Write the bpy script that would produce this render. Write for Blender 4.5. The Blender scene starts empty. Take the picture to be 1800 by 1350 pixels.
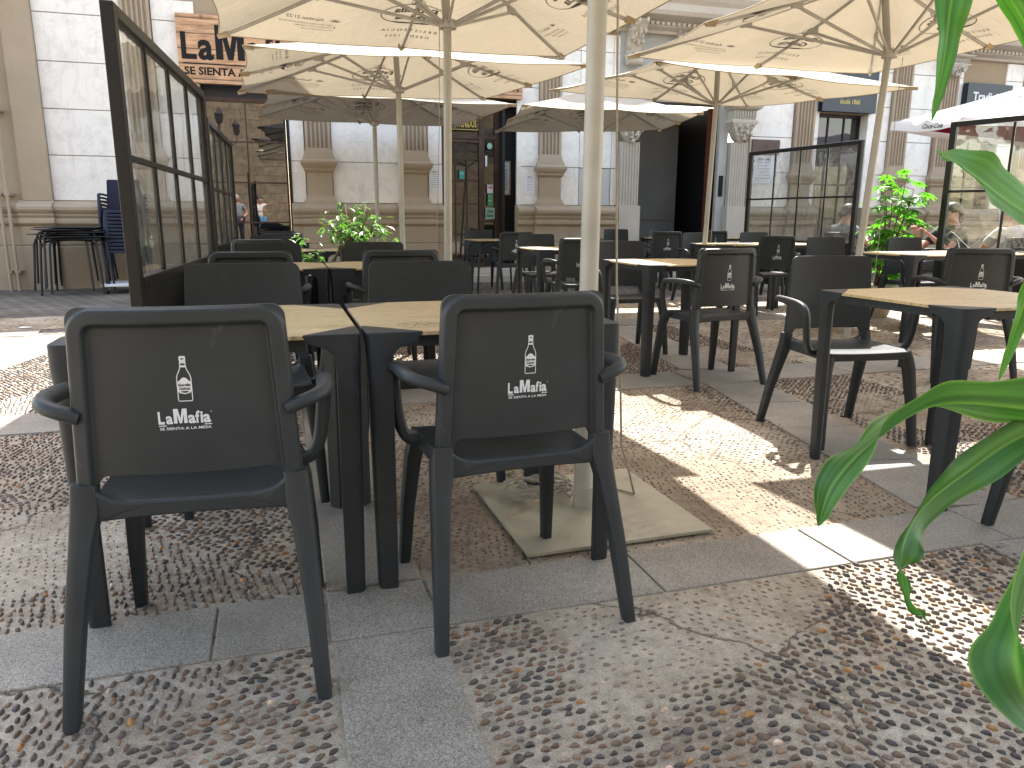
import bpy, bmesh, math, random
import numpy as np
from mathutils import Vector, Matrix, noise
R = math.radians; PI = math.pi
sc = bpy.context.scene
# ------------------------------------------------------------------ camera, sky, sun, exposure
cd = bpy.data.cameras.new("camera"); cam = bpy.data.objects.new("camera", cd)
sc.collection.objects.link(cam); sc.camera = cam
cd.sensor_width = 36.0; cd.lens = 26.52; cd.clip_start = 0.05; cd.clip_end = 500
fwd = Vector((math.sin(R(17)) * math.cos(.2172), math.cos(R(17)) * math.cos(.2172), -math.sin(.2172)))
rt = Vector((math.cos(R(17)), -math.sin(R(17)), 0)); up = rt.cross(fwd)
ro = .004
rt2 = rt * math.cos(ro) + up * math.sin(ro); up2 = up * math.cos(ro) - rt * math.sin(ro)
M = Matrix((rt2, up2, -fwd)).transposed().to_4x4(); M.translation = Vector((0, 0, 1.031)); cam.matrix_world = M
w = bpy.data.worlds.new("World"); sc.world = w; w.use_nodes = True
nt = w.node_tree; bg = nt.nodes["Background"]; sky = nt.nodes.new("ShaderNodeTexSky")
sky.sky_type = 'NISHITA'; sky.sun_disc = False; sky.sun_elevation = R(53.8); sky.sun_rotation = R(35)
sky.air_density = 1.0; sky.dust_density = 1.5
wmx = nt.nodes.new("ShaderNodeMix"); wmx.data_type = 'RGBA'; wmx.blend_type = 'MULTIPLY'; wmx.inputs[0].default_value = 1.0; wmx.inputs[7].default_value = (1.0, .82, .63, 1)
nt.links.new(sky.outputs[0], wmx.inputs[6]); nt.links.new(wmx.outputs[2], bg.inputs[0]); bg.inputs[1].default_value = 0.15
ld = bpy.data.lights.new("sun", 'SUN'); ld.energy = 2.4; ld.angle = R(.53); ld.color = (1, .96, .9)
sun = bpy.data.objects.new("sun", ld); sc.collection.objects.link(sun)
sun.rotation_euler = Vector((.42, .6, 1.0)).to_track_quat('Z', 'Y').to_euler(); sun.location = (4, 6, 12)
sc.view_settings.view_transform = 'Standard'; sc.view_settings.look = 'None'
sc.view_settings.exposure = 2.95; sc.view_settings.gamma = 1.0
sc.cycles.max_bounces = 8; sc.cycles.transparent_max_bounces = 16; sc.cycles.sample_clamp_indirect = 6
sc.cycles.diffuse_bounces = 5; sc.cycles.caustics_reflective = False; sc.cycles.caustics_refractive = False
rnd = random.Random(7)
D = 12.4

# ------------------------------------------------------------------ materials
class NT:
    def __init__(s, name):
        s.m = bpy.data.materials.new(name); s.m.use_nodes = True; s.t = s.m.node_tree
        s.b = s.t.nodes["Principled BSDF"]; s.out = s.t.nodes["Material Output"]
        s.tc = s.t.nodes.new("ShaderNodeTexCoord")
    def n(s, typ, **kw):
        x = s.t.nodes.new(typ)
        for k, v in kw.items():
            if k.startswith("i_"): x.inputs[k[2:].replace("_", " ")].default_value = v
            else: setattr(x, k, v)
        return x
    def l(s, a, b): s.t.links.new(a, b)
    def noise(s, scale, detail=4, rough=.55, vec=None, dist=0.0):
        x = s.n("ShaderNodeTexNoise"); x.inputs["Scale"].default_value = scale; x.inputs["Detail"].default_value = detail
        x.inputs["Roughness"].default_value = rough; x.inputs["Distortion"].default_value = dist
        s.l(vec if vec is not None else s.tc.outputs["Object"], x.inputs["Vector"]); return x
    def ramp(s, src, stops, interp='LINEAR'):
        x = s.n("ShaderNodeValToRGB"); x.color_ramp.interpolation = interp
        el = x.color_ramp.elements
        while len(el) > 1: el.remove(el[-1])
        for i, (p, c) in enumerate(stops):
            c = tuple(c) + (1,) if len(c) == 3 else c
            if i == 0: el[0].position = p; el[0].color = c
            else: e = el.new(p); e.color = c
        s.l(src, x.inputs[0]); return x
    def mix(s, f, a, b, mode='MIX'):
        x = s.n("ShaderNodeMix", data_type='RGBA', blend_type=mode)
        for i, v in ((0, f), (6, a), (7, b)):
            if hasattr(v, "is_output") or hasattr(v, "links"): s.l(v, x.inputs[i])
            else: x.inputs[i].default_value = v if i == 0 else tuple(v) + (1,)
        return x.outputs[2]
    def bump(s, h, strength=.3, dist=.01):
        x = s.n("ShaderNodeBump"); x.inputs["Strength"].default_value = strength; x.inputs["Distance"].default_value = dist
        s.l(h, x.inputs["Height"]); s.l(x.outputs[0], s.b.inputs["Normal"]); return x
def g(v): return (v, v, v)
def simple(name, c1, c2=None, scale=6, rough=.5, bump=0, bscale=None, metal=0, spec=.5, detail=5):
    q = NT(name); c2 = c2 or tuple(x * .8 for x in c1)
    nz = q.noise(scale, detail); r = q.ramp(nz.outputs[0], [(.35, c1), (.68, c2)])
    q.l(r.outputs[0], q.b.inputs["Base Color"])
    q.b.inputs["Roughness"].default_value = rough; q.b.inputs["Metallic"].default_value = metal
    q.b.inputs["Specular IOR Level"].default_value = spec
    if bump:
        n2 = q.noise(bscale or scale * 8, 4); q.bump(n2.outputs[0], bump, .004)
    return q.m
MT = {}
def plastic(name, col, r1=.38, r2=.55):
    q = NT(name); sc1 = q.noise(5, 5, .6); sc2 = q.noise(42, 4, .6)
    s3 = q.noise(14, 7, .72, dist=1.2)
    base = q.mix(q.ramp(sc1.outputs[0], [(.35, g(0)), (.75, g(1))]).outputs[0], col, tuple(c * 1.35 + .003 for c in col))
    scr = q.ramp(s3.outputs[0], [(.63, g(0)), (.73, g(.6))])
    dst = q.noise(3.2, 7, .7); base = q.mix(q.ramp(dst.outputs[0], [(.52, g(0)), (.72, g(.30))]).outputs[0], base, (.036, .038, .040))
    c = q.mix(scr.outputs[0], base, tuple(c * 2.4 + .03 for c in col))
    q.l(c, q.b.inputs["Base Color"])
    rr = q.n("ShaderNodeMapRange"); rr.inputs[3].default_value = r1; rr.inputs[4].default_value = r2
    q.l(sc2.outputs[0], rr.inputs[0]); q.l(rr.outputs[0], q.b.inputs["Roughness"])
    fine = q.noise(900, 2); q.bump(fine.outputs[0], .06, .001); q.b.inputs['Specular IOR Level'].default_value = .32
    return q.m
MT['plast'] = plastic("dark_resin", (.0185, .0235, .0270), .38, .56)
MT['plast2'] = plastic("dark_resin_table", (.0155, .0195, .0230), .44, .62)
MT['blue'] = plastic("blue_resin", (.007, .013, .032))
MT['steel'] = simple("powder_coated_frame", (.009, .009, .0092), (.014, .0135, .0135), 9, .45, .05, 400, spec=.3)
MT['blk'] = simple("black_metal", (.006, .006, .0065), (.009, .009, .01), 9, .5)
MT['pole'] = simple("painted_pole", (.40, .39, .35), (.31, .30, .26), 3.5, .42, .05, 120)
MT['rib'] = simple("grey_aluminium", (.44, .43, .41), (.36, .35, .33), 5, .45, .03, 200, metal=.2)
MT['tab'] = simple("tan_canvas_tab", (.42, .33, .21), (.34, .26, .16), 30, .8, .2, 400)
MT['rope'] = simple("grey_cord", (.36, .33, .27), (.26, .24, .2), 90, .8)
MT['white'] = simple("white_print", (.62, .66, .70), (.55, .60, .64), 200, .5)
MT['paper'] = simple("paper", (.74, .77, .82), (.70, .73, .78), 12, .7)
MT['ink'] = simple("dark_ink", (.016, .016, .017), (.022, .022, .023), 60, .85, spec=.15)
MT['greyink'] = simple("grey_ink", (.22, .23, .24), (.18, .18, .2), 60, .7)
MT['gold'] = simple("gold_paint", (.55, .42, .10), (.45, .34, .07), 30, .45)
MT['teal'] = simple("teal_sticker", (.03, .35, .28), None, 30, .4)
MT['mint'] = simple("mint_sticker", (.35, .60, .50), None, 30, .4)
MT['redst'] = simple("red_sticker", (.60, .03, .03), None, 30, .4)
MT['green'] = simple("green_sticker", (.04, .40, .12), None, 30, .4)
MT['glow'] = None
def wood_top():
    q = NT("oak_laminate"); mp = q.n("ShaderNodeMapping"); q.l(q.tc.outputs["Object"], mp.inputs[0]); mp.inputs[3].default_value = (1.6, 16, 1)
    n1 = q.noise(3.2, 8, .62, mp.outputs[0], .8); n2 = q.noise(22, 6, .7, mp.outputs[0], .4); n3 = q.noise(2.2, 3)
    c = q.ramp(n1.outputs[0], [(.30, (.36, .24, .11)), (.46, (.52, .38, .18)), (.62, (.58, .44, .23)), (.75, (.44, .32, .15))])
    f = q.ramp(n2.outputs[0], [(.38, g(.52)), (.58, g(1.05))])
    c2 = q.mix(1.0, c.outputs[0], f.outputs[0], 'MULTIPLY')
    c3 = q.mix(q.ramp(n3.outputs[0], [(.45, g(0)), (.75, g(.35))]).outputs[0], c2, (.60, .46, .24))
    inf = q.n("ShaderNodeObjectInfo"); hs = q.n("ShaderNodeHueSaturation")
    mr = q.n("ShaderNodeMapRange"); mr.inputs[3].default_value = .494; mr.inputs[4].default_value = .505; q.l(inf.outputs["Random"], mr.inputs[0])
    q.l(mr.outputs[0], hs.inputs["Hue"]); hs.inputs["Saturation"].default_value = .92; q.l(c3, hs.inputs["Color"])
    q.l(hs.outputs[0], q.b.inputs["Base Color"]); q.b.inputs["Roughness"].default_value = .42
    q.bump(n2.outputs[0], .12, .002); return q.m
MT['wood'] = wood_top()
def sign_wood():
    q = NT("plank_board"); mp = q.n("ShaderNodeMapping"); q.l(q.tc.outputs["Object"], mp.inputs[0]); mp.inputs[3].default_value = (1.0, 1, 9)
    n1 = q.noise(2.2, 8, .65, mp.outputs[0], 1.0); n2 = q.noise(2.2, 7, .7, mp.outputs[0], .3)
    vo = q.n("ShaderNodeTexVoronoi"); q.l(q.tc.outputs["Object"], vo.inputs[0]); vo.inputs["Scale"].default_value = 2.2
    kn = q.ramp(vo.outputs[0], [(.03, g(0)), (.09, g(1))])
    c = q.ramp(n1.outputs[0], [(.3, (.34, .18, .09)), (.5, (.58, .34, .19)), (.7, (.66, .42, .26))])
    c2 = q.mix(.6, c.outputs[0], q.ramp(n2.outputs[0], [(.4, g(.55)), (.6, g(1))]).outputs[0], 'MULTIPLY')
    c3 = q.mix(kn.outputs[0], (.07, .03, .02), c2)
    wv = q.n("ShaderNodeTexWave", wave_type='BANDS', bands_direction='Z'); wv.inputs["Scale"].default_value = 1.55; wv.inputs["Distortion"].default_value = .25
    q.l(q.tc.outputs["Object"], wv.inputs[0]); ln = q.ramp(wv.outputs[0], [(.0, g(.25)), (.03, g(1))])
    q.l(q.mix(1.0, c3, ln.outputs[0], 'MULTIPLY'), q.b.inputs["Base Color"]); q.b.inputs["Roughness"].default_value = .6; q.bump(n2.outputs[0], .2, .005)
    return q.m
MT['sign'] = sign_wood()
def marble():
    q = NT("pale_marble"); n1 = q.noise(1.1, 9, .6, None, 2.2); n2 = q.noise(5, 8, .65); n3 = q.noise(.8, 4)
    ve = q.ramp(n1.outputs[0], [(.46, g(1)), (.497, g(.90)), (.52, g(1))])
    base = q.ramp(n3.outputs[0], [(.35, (.76, .74, .71)), (.6, (.82, .80, .765)), (.75, (.73, .715, .69))])
    c = q.mix(1.0, base.outputs[0], ve.outputs[0], 'MULTIPLY')
    dirt = q.ramp(n2.outputs[0], [(.52, g(0)), (.78, g(.55))])
    c = q.mix(dirt.outputs[0], c, (.44, .42, .38))
    mp = q.n("ShaderNodeMapping"); q.l(q.tc.outputs["Object"], mp.inputs[0]); mp.inputs[3].default_value = (3.0, 1, .35)
    st = q.noise(2.4, 6, .65, mp.outputs[0]); c = q.mix(q.ramp(st.outputs[0], [(.55, g(0)), (.8, g(.5))]).outputs[0], c, (.45, .44, .41))
    q.l(c, q.b.inputs["Base Color"]); q.b.inputs["Roughness"].default_value = .45; q.bump(n2.outputs[0], .08, .01); return q.m
MT['marble'] = marble()
def stucco(name, a, b, d):
    q = NT(name); n1 = q.noise(1.5, 7, .65); n2 = q.noise(60, 5, .6); n3 = q.noise(7, 8, .7)
    c = q.ramp(n1.outputs[0], [(.35, a), (.7, b)])
    sp = q.ramp(n3.outputs[0], [(.62, g(0)), (.76, g(.75))])
    c2 = q.mix(sp.outputs[0], c.outputs[0], d)
    q.l(c2, q.b.inputs["Base Color"]); q.b.inputs["Roughness"].default_value = .85; 
    ad = q.mix(.5, n2.outputs[0], n3.outputs[0]); q.bump(ad, .35, .012); return q.m
MT['cream'] = stucco("tan_painted_stone", (.34, .275, .20), (.40, .325, .24), (.22, .18, .14))
MT['cream2'] = stucco("tan_worn_stone", (.31, .24, .165), (.35, .275, .19), (.16, .12, .085))
MT['oldmarble'] = stucco("weathered_carved_stone", (.42, .38, .32), (.50, .47, .42), (.20, .17, .14))
MT['greywall'] = stucco("grey_wall", (.40, .41, .40), (.34, .35, .34), (.25, .25, .24))
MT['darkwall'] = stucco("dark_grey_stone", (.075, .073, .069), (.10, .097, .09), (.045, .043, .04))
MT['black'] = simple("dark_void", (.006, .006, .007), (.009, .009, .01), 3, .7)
MT['brown'] = simple("aged_door_wood", (.075, .04, .024), (.035, .018, .012), 8, .5, .2, 60)
MT['navy'] = simple("navy_signboard", (.006, .014, .032), (.009, .02, .04), 4, .35)
MT['plaque'] = simple("bronze_plaque", (.10, .058, .045), (.07, .04, .03), 8, .4)
MT['metalbox'] = simple("painted_metal_door", (.50, .52, .54), (.42, .44, .46), 5, .4)
MT['curtain'] = simple("russet_curtain", (.14, .03, .015), (.08, .016, .008), 10, .85)
def window_glass(name, fac):
    q = NT(name); t = q.t
    gl = q.n("ShaderNodeBsdfGlossy"); gl.inputs["Roughness"].default_value = .012; gl.inputs["Color"].default_value = (.62, .62, .62, 1)
    df = q.n("ShaderNodeBsdfDiffuse"); df.inputs["Color"].default_value = (.012, .012, .014, 1)
    mx = q.n("ShaderNodeMixShader"); mx.inputs[0].default_value = fac
    nz = q.noise(2.0, 2); bp = q.n("ShaderNodeBump"); bp.inputs["Strength"].default_value = .03; bp.inputs["Distance"].default_value = .02
    q.l(nz.outputs[0], bp.inputs["Height"]); q.l(bp.outputs[0], gl.inputs["Normal"])
    q.l(df.outputs[0], mx.inputs[1]); q.l(gl.outputs[0], mx.inputs[2]); q.l(mx.outputs[0], q.out.inputs[0]); return q.m
MT['winglass'] = window_glass("reflective_window_glass", .30); MT['darkglass'] = window_glass("dark_window_glass", .13)
def clear_pane(name, dirt, wob):
    q = NT(name)
    tr = q.n("ShaderNodeBsdfTransparent"); tr.inputs[0].default_value = (.93, .94, .93, 1)
    gl = q.n("ShaderNodeBsdfGlossy"); gl.inputs["Roughness"].default_value = .03
    df = q.n("ShaderNodeBsdfDiffuse"); df.inputs[0].default_value = (.55, .55, .53, 1)
    nz = q.noise(1.6, 3, .5); bp = q.n("ShaderNodeBump"); bp.inputs["Strength"].default_value = wob; bp.inputs["Distance"].default_value = .08
    q.l(nz.outputs[0], bp.inputs["Height"]); q.l(bp.outputs[0], gl.inputs["Normal"])
    lw = q.n("ShaderNodeLayerWeight"); lw.inputs[0].default_value = .35
    mr = q.n("ShaderNodeMapRange"); mr.inputs[3].default_value = .07; mr.inputs[4].default_value = .30; q.l(lw.outputs["Fresnel"], mr.inputs[0])
    m1 = q.n("ShaderNodeMixShader"); q.l(mr.outputs[0], m1.inputs[0]); q.l(tr.outputs[0], m1.inputs[1]); q.l(gl.outputs[0], m1.inputs[2])
    n2 = q.noise(9, 8, .7); n3 = q.noise(60, 6, .75)
    mm = q.mix(.5, n2.outputs[0], n3.outputs[0]); dr = q.ramp(mm, [(.44, g(dirt * .35)), (.62, g(dirt * 2.2))])
    m2 = q.n("ShaderNodeMixShader"); q.l(dr.outputs[0], m2.inputs[0]); q.l(m1.outputs[0], m2.inputs[1]); q.l(df.outputs[0], m2.inputs[2])
    q.l(m2.outputs[0], q.out.inputs[0]); return q.m
MT['pane'] = clear_pane("clear_panel_glass", .055, .35)
MT['pane2'] = clear_pane("scuffed_panel_glass", .055, .2)
MT['crackedge'] = simple("cracked_glass_edge", (.75, .78, .8), None, 20, .3)
def cloth(name, col, tr, wr=.5):
    q = NT(name); n1 = q.noise(1.3, 5, .6); n2 = q.noise(700, 2)
    c = q.ramp(n1.outputs[0], [(.35, col), (.60, tuple(x * .94 for x in col)), (.78, tuple(x * .85 for x in col))])
    df = q.n("ShaderNodeBsdfDiffuse"); tl = q.n("ShaderNodeBsdfTranslucent")
    q.l(c.outputs[0], df.inputs[0])
    tc = q.mix(1.0, c.outputs[0], (1.0, .93, .80), 'MULTIPLY'); q.l(tc, tl.inputs[0])
    mp = q.n("ShaderNodeMapping"); q.l(q.tc.outputs["Object"], mp.inputs[0]); mp.inputs[3].default_value = (1, 1, .3)
    wv = q.noise(2.6, 6, .62, mp.outputs[0], 1.1); bp = q.n("ShaderNodeBump"); bp.inputs["Strength"].default_value = wr; bp.inputs["Distance"].default_value = .03
    q.l(wv.outputs[0], bp.inputs["Height"]); q.l(bp.outputs[0], df.inputs["Normal"]); q.l(bp.outputs[0], tl.inputs["Normal"])
    m = q.n("ShaderNodeMixShader"); m.inputs[0].default_value = tr; q.l(df.outputs[0], m.inputs[1]); q.l(tl.outputs[0], m.inputs[2])
    q.l(m.outputs[0], q.out.inputs[0]); return q.m
MT['canvas'] = cloth("cream_canvas", (.43, .40, .34), .175, 1.0)
MT['whitecanvas'] = cloth("white_canvas", (.80, .80, .82), .25)
MT['redcanvas'] = cloth("maroon_lining", (.25, .02, .04), .3)
MT['print'] = cloth("canvas_print", (.13, .12, .11), .3, .05)
MT['print2'] = cloth("canvas_print_pale", (.17, .16, .145), .3, .05)
def leafmat(name, c1, c2, tr=.45, attr=False, rough=.35, tmul=(1.2, 1.5, .5)):
    q = NT(name)
    if attr:
        at = q.n("ShaderNodeAttribute"); at.attribute_name = "Col"; col = at.outputs[0]
    else:
        nz = q.noise(7, 4); col = q.ramp(nz.outputs[0], [(.35, c1), (.7, c2)]).outputs[0]
    q.l(col, q.b.inputs["Base Color"]); q.b.inputs["Roughness"].default_value = rough
    tl = q.n("ShaderNodeBsdfTranslucent"); q.l(q.mix(1.0, col, tmul, 'MULTIPLY'), tl.inputs[0])
    m = q.n("ShaderNodeMixShader"); m.inputs[0].default_value = tr
    q.l(q.b.outputs[0], m.inputs[1]); q.l(tl.outputs[0], m.inputs[2]); q.l(m.outputs[0], q.out.inputs[0]); return q.m
MT['ficus'] = leafmat("variegated_leaf", None, None, .3, True)
MT['schef'] = leafmat("bright_leaf", (.10, .30, .035), (.06, .20, .02), .5)
MT['corn'] = leafmat("long_leaf", None, None, .42, True, .42)
MT['stem'] = simple("brown_stem", (.15, .10, .06), (.10, .065, .04), 30, .8)
MT['skin'] = simple("skin", (.45, .24, .16), (.40, .20, .14), 10, .5)
MT['hair'] = simple("dark_hair", (.02, .014, .01), None, 60, .6)
MT['ghair'] = simple("grey_hair", (.32, .31, .3), None, 60, .6)
for nm, c in dict(shirt_grey=(.20, .21, .23), shirt_white=(.55, .53, .52), shirt_pink=(.42, .16, .14), shirt_black=(.02, .02, .022), trousers=(.02, .022, .03), shorts=(.05, .2, .35)).items():
    MT[nm] = simple(nm, c, None, 14, .85, .15, 200)
MT['potb'] = simple("black_planter", (.016, .017, .018), None, 8, .5)
MT['potc'] = simple("beige_planter", (.45, .39, .29), (.38, .33, .25), 6, .7, .1, 80)
MT['soil'] = simple("soil", (.05, .035, .02), (.03, .02, .012), 30, .95, .6, 60)
MT['bluepaint'] = simple("blue_painted_metal", (.02, .045, .11), (.012, .03, .07), 8, .45)
MT['plate'] = (lambda q: (q.l(q.mix(q.ramp(q.noise(3.5, 9, .72, None, .6).outputs[0], [(.54, g(0)), (.7, g(.8))]).outputs[0],
      q.ramp(q.noise(8, 6).outputs[0], [(.35, (.36, .34, .26)), (.7, (.27, .255, .19))]).outputs[0], (.17, .10, .05)), q.b.inputs["Base Color"]),
      q.b.inputs["Roughness"].__setattr__("default_value", .5), q.bump(q.noise(40, 6).outputs[0], .15, .004), q.m)[-1])(NT("worn_painted_plate"))
def granite():
    q = NT("speckled_granite"); v = q.n("ShaderNodeTexVoronoi"); q.l(q.tc.outputs["Object"], v.inputs[0]); v.inputs["Scale"].default_value = 260
    n0 = q.noise(330, 3, .7); n1 = q.noise(1.7, 6, .6); n2 = q.noise(11, 7, .7)
    c = q.ramp(n0.outputs[0], [(.36, (.075, .072, .066)), (.48, (.235, .225, .205)), (.62, (.50, .48, .44))])
    c2 = q.mix(.35, c.outputs[0], q.ramp(v.outputs["Color"], [(.2, g(.12)), (.8, g(.42))]).outputs[0])
    c3 = q.mix(1.0, c2, q.ramp(n1.outputs[0], [(.35, (.64, .60, .54)), (.65, (1.0, .96, .89))]).outputs[0], 'MULTIPLY')
    c4 = q.mix(q.ramp(n2.outputs[0], [(.60, g(0)), (.78, g(.6))]).outputs[0], c3, (.10, .09, .08))
    q.l(c4, q.b.inputs["Base Color"]); q.b.inputs["Roughness"].default_value = .7; q.bump(n0.outputs[0], .4, .003); return q.m
MT['granite'] = granite()
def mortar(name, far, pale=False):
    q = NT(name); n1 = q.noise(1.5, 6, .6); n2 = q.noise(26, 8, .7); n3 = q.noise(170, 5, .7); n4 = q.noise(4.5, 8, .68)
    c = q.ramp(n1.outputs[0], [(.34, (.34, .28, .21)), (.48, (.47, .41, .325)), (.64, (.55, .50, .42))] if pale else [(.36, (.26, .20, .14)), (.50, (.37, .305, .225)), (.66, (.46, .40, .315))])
    c2 = q.mix(1.0, c.outputs[0], q.ramp(n2.outputs[0], [(.3, g(.62)), (.62, g(1.1))]).outputs[0], 'MULTIPLY')
    c2 = q.mix(q.ramp(n4.outputs[0], [(.56, g(0)), (.74, g(.7))]).outputs[0], c2, (.19, .145, .095))
    vo = q.n("ShaderNodeTexVoronoi", feature='DISTANCE_TO_EDGE'); vo.inputs["Scale"].default_value = 1.15
    dv = q.noise(3, 6); vm = q.mix(.25, q.tc.outputs["Object"], dv.outputs["Color"]); q.l(vm, vo.inputs[0])
    cr = q.ramp(vo.outputs[0], [(.0, g(0)), (.007, g(1))]); c2 = q.mix(cr.outputs[0], (.05, .04, .03), c2)
    n5 = q.noise(320, 3, .7); c2 = q.mix(1.0, c2, q.ramp(n5.outputs[0], [(.34, g(.55)), (.5, g(1)), (.68, g(1.28))]).outputs[0], 'MULTIPLY')
    h = q.mix(.5, n2.outputs[0], n3.outputs[0])
    if far:
        mp = q.n("ShaderNodeMapping"); mp.inputs[3].default_value = (1, 1.9, 1); q.l(q.tc.outputs["Object"], mp.inputs[0])
        v2 = q.n("ShaderNodeTexVoronoi"); v2.inputs["Scale"].default_value = 17; v2.inputs["Randomness"].default_value = .8; q.l(mp.outputs[0], v2.inputs[0])
        st = q.ramp(v2.outputs[0], [(.28, g(1)), (.40, g(0))]); sc_ = q.ramp(v2.outputs["Color"], [(.2, (.07, .06, .05)), (.55, (.15, .11, .08)), (.9, (.26, .21, .16))])
        c2 = q.mix(st.outputs[0], c2, sc_.outputs[0]); h = q.mix(.7, h, st.outputs[0])
    q.l(c2, q.b.inputs["Base Color"]); q.b.inputs["Roughness"].default_value = .85; q.bump(h, .9, .02); return q.m
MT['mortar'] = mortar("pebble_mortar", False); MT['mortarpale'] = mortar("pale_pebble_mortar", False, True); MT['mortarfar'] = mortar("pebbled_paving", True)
def pavers():
    q = NT("small_stone_pavers"); mp = q.n("ShaderNodeMapping"); q.l(q.tc.outputs["Object"], mp.inputs[0]); mp.inputs[2].default_value = (0, 0, .35)
    br = q.n("ShaderNodeTexBrick"); q.l(mp.outputs[0], br.inputs[0]); br.inputs["Scale"].default_value = 1.0
    br.inputs["Brick Width"].default_value = .24; br.inputs["Row Height"].default_value = .12; br.inputs["Mortar Size"].default_value = .011
    br.inputs["Color1"].default_value = (.060, .053, .047, 1); br.inputs["Color2"].default_value = (.12, .105, .09, 1); br.inputs["Mortar"].default_value = (.29, .26, .22, 1)
    n1 = q.noise(.9, 6); n2 = q.noise(18, 6, .7)
    c = q.mix(1.0, br.outputs[0], q.ramp(n1.outputs[0], [(.35, g(.6)), (.65, g(1.25))]).outputs[0], 'MULTIPLY')
    c = q.mix(1.0, c, q.ramp(n2.outputs[0], [(.35, g(.75)), (.62, g(1.1))]).outputs[0], 'MULTIPLY')
    q.l(c, q.b.inputs["Base Color"]); q.b.inputs["Roughness"].default_value = .7; q.bump(q.mix(.5, n2.outputs[0], br.outputs[0]), .35, .01); return q.m
MT['pavers'] = pavers()
def pebblemat():
    q = NT("river_pebble"); at = q.n("ShaderNodeAttribute"); at.attribute_name = "Col"; n = q.noise(90, 5, .65)
    c = q.mix(1.0, at.outputs[0], q.ramp(n.outputs[0], [(.3, g(.6)), (.7, g(1.35))]).outputs[0], 'MULTIPLY')
    q.l(c, q.b.inputs["Base Color"]); q.b.inputs["Roughness"].default_value = .5; q.bump(n.outputs[0], .35, .003); return q.m
MT['pebble'] = pebblemat()
def blockstone():
    q = NT("rough_block_stone"); br = q.n("ShaderNodeTexBrick"); mp = q.n("ShaderNodeMapping"); mp.inputs[2].default_value = (PI / 2, 0, 0)
    q.l(q.tc.outputs["Object"], mp.inputs[0]); q.l(mp.outputs[0], br.inputs[0]); br.inputs["Scale"].default_value = 1
    br.inputs["Brick Width"].default_value = .9; br.inputs["Row Height"].default_value = .42; br.inputs["Mortar Size"].default_value = .015
    br.inputs["Color1"].default_value = (.13, .10, .065, 1); br.inputs["Color2"].default_value = (.17, .13, .085, 1); br.inputs["Mortar"].default_value = (.08, .06, .04, 1)
    n = q.noise(3, 9, .7); c = q.mix(1.0, br.outputs[0], q.ramp(n.outputs[0], [(.3, g(.55)), (.7, g(1.3))]).outputs[0], 'MULTIPLY')
    q.l(c, q.b.inputs["Base Color"]); q.b.inputs["Roughness"].default_value = .9; q.bump(n.outputs[0], .8, .06); return q.m
MT['block'] = blockstone()
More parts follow.
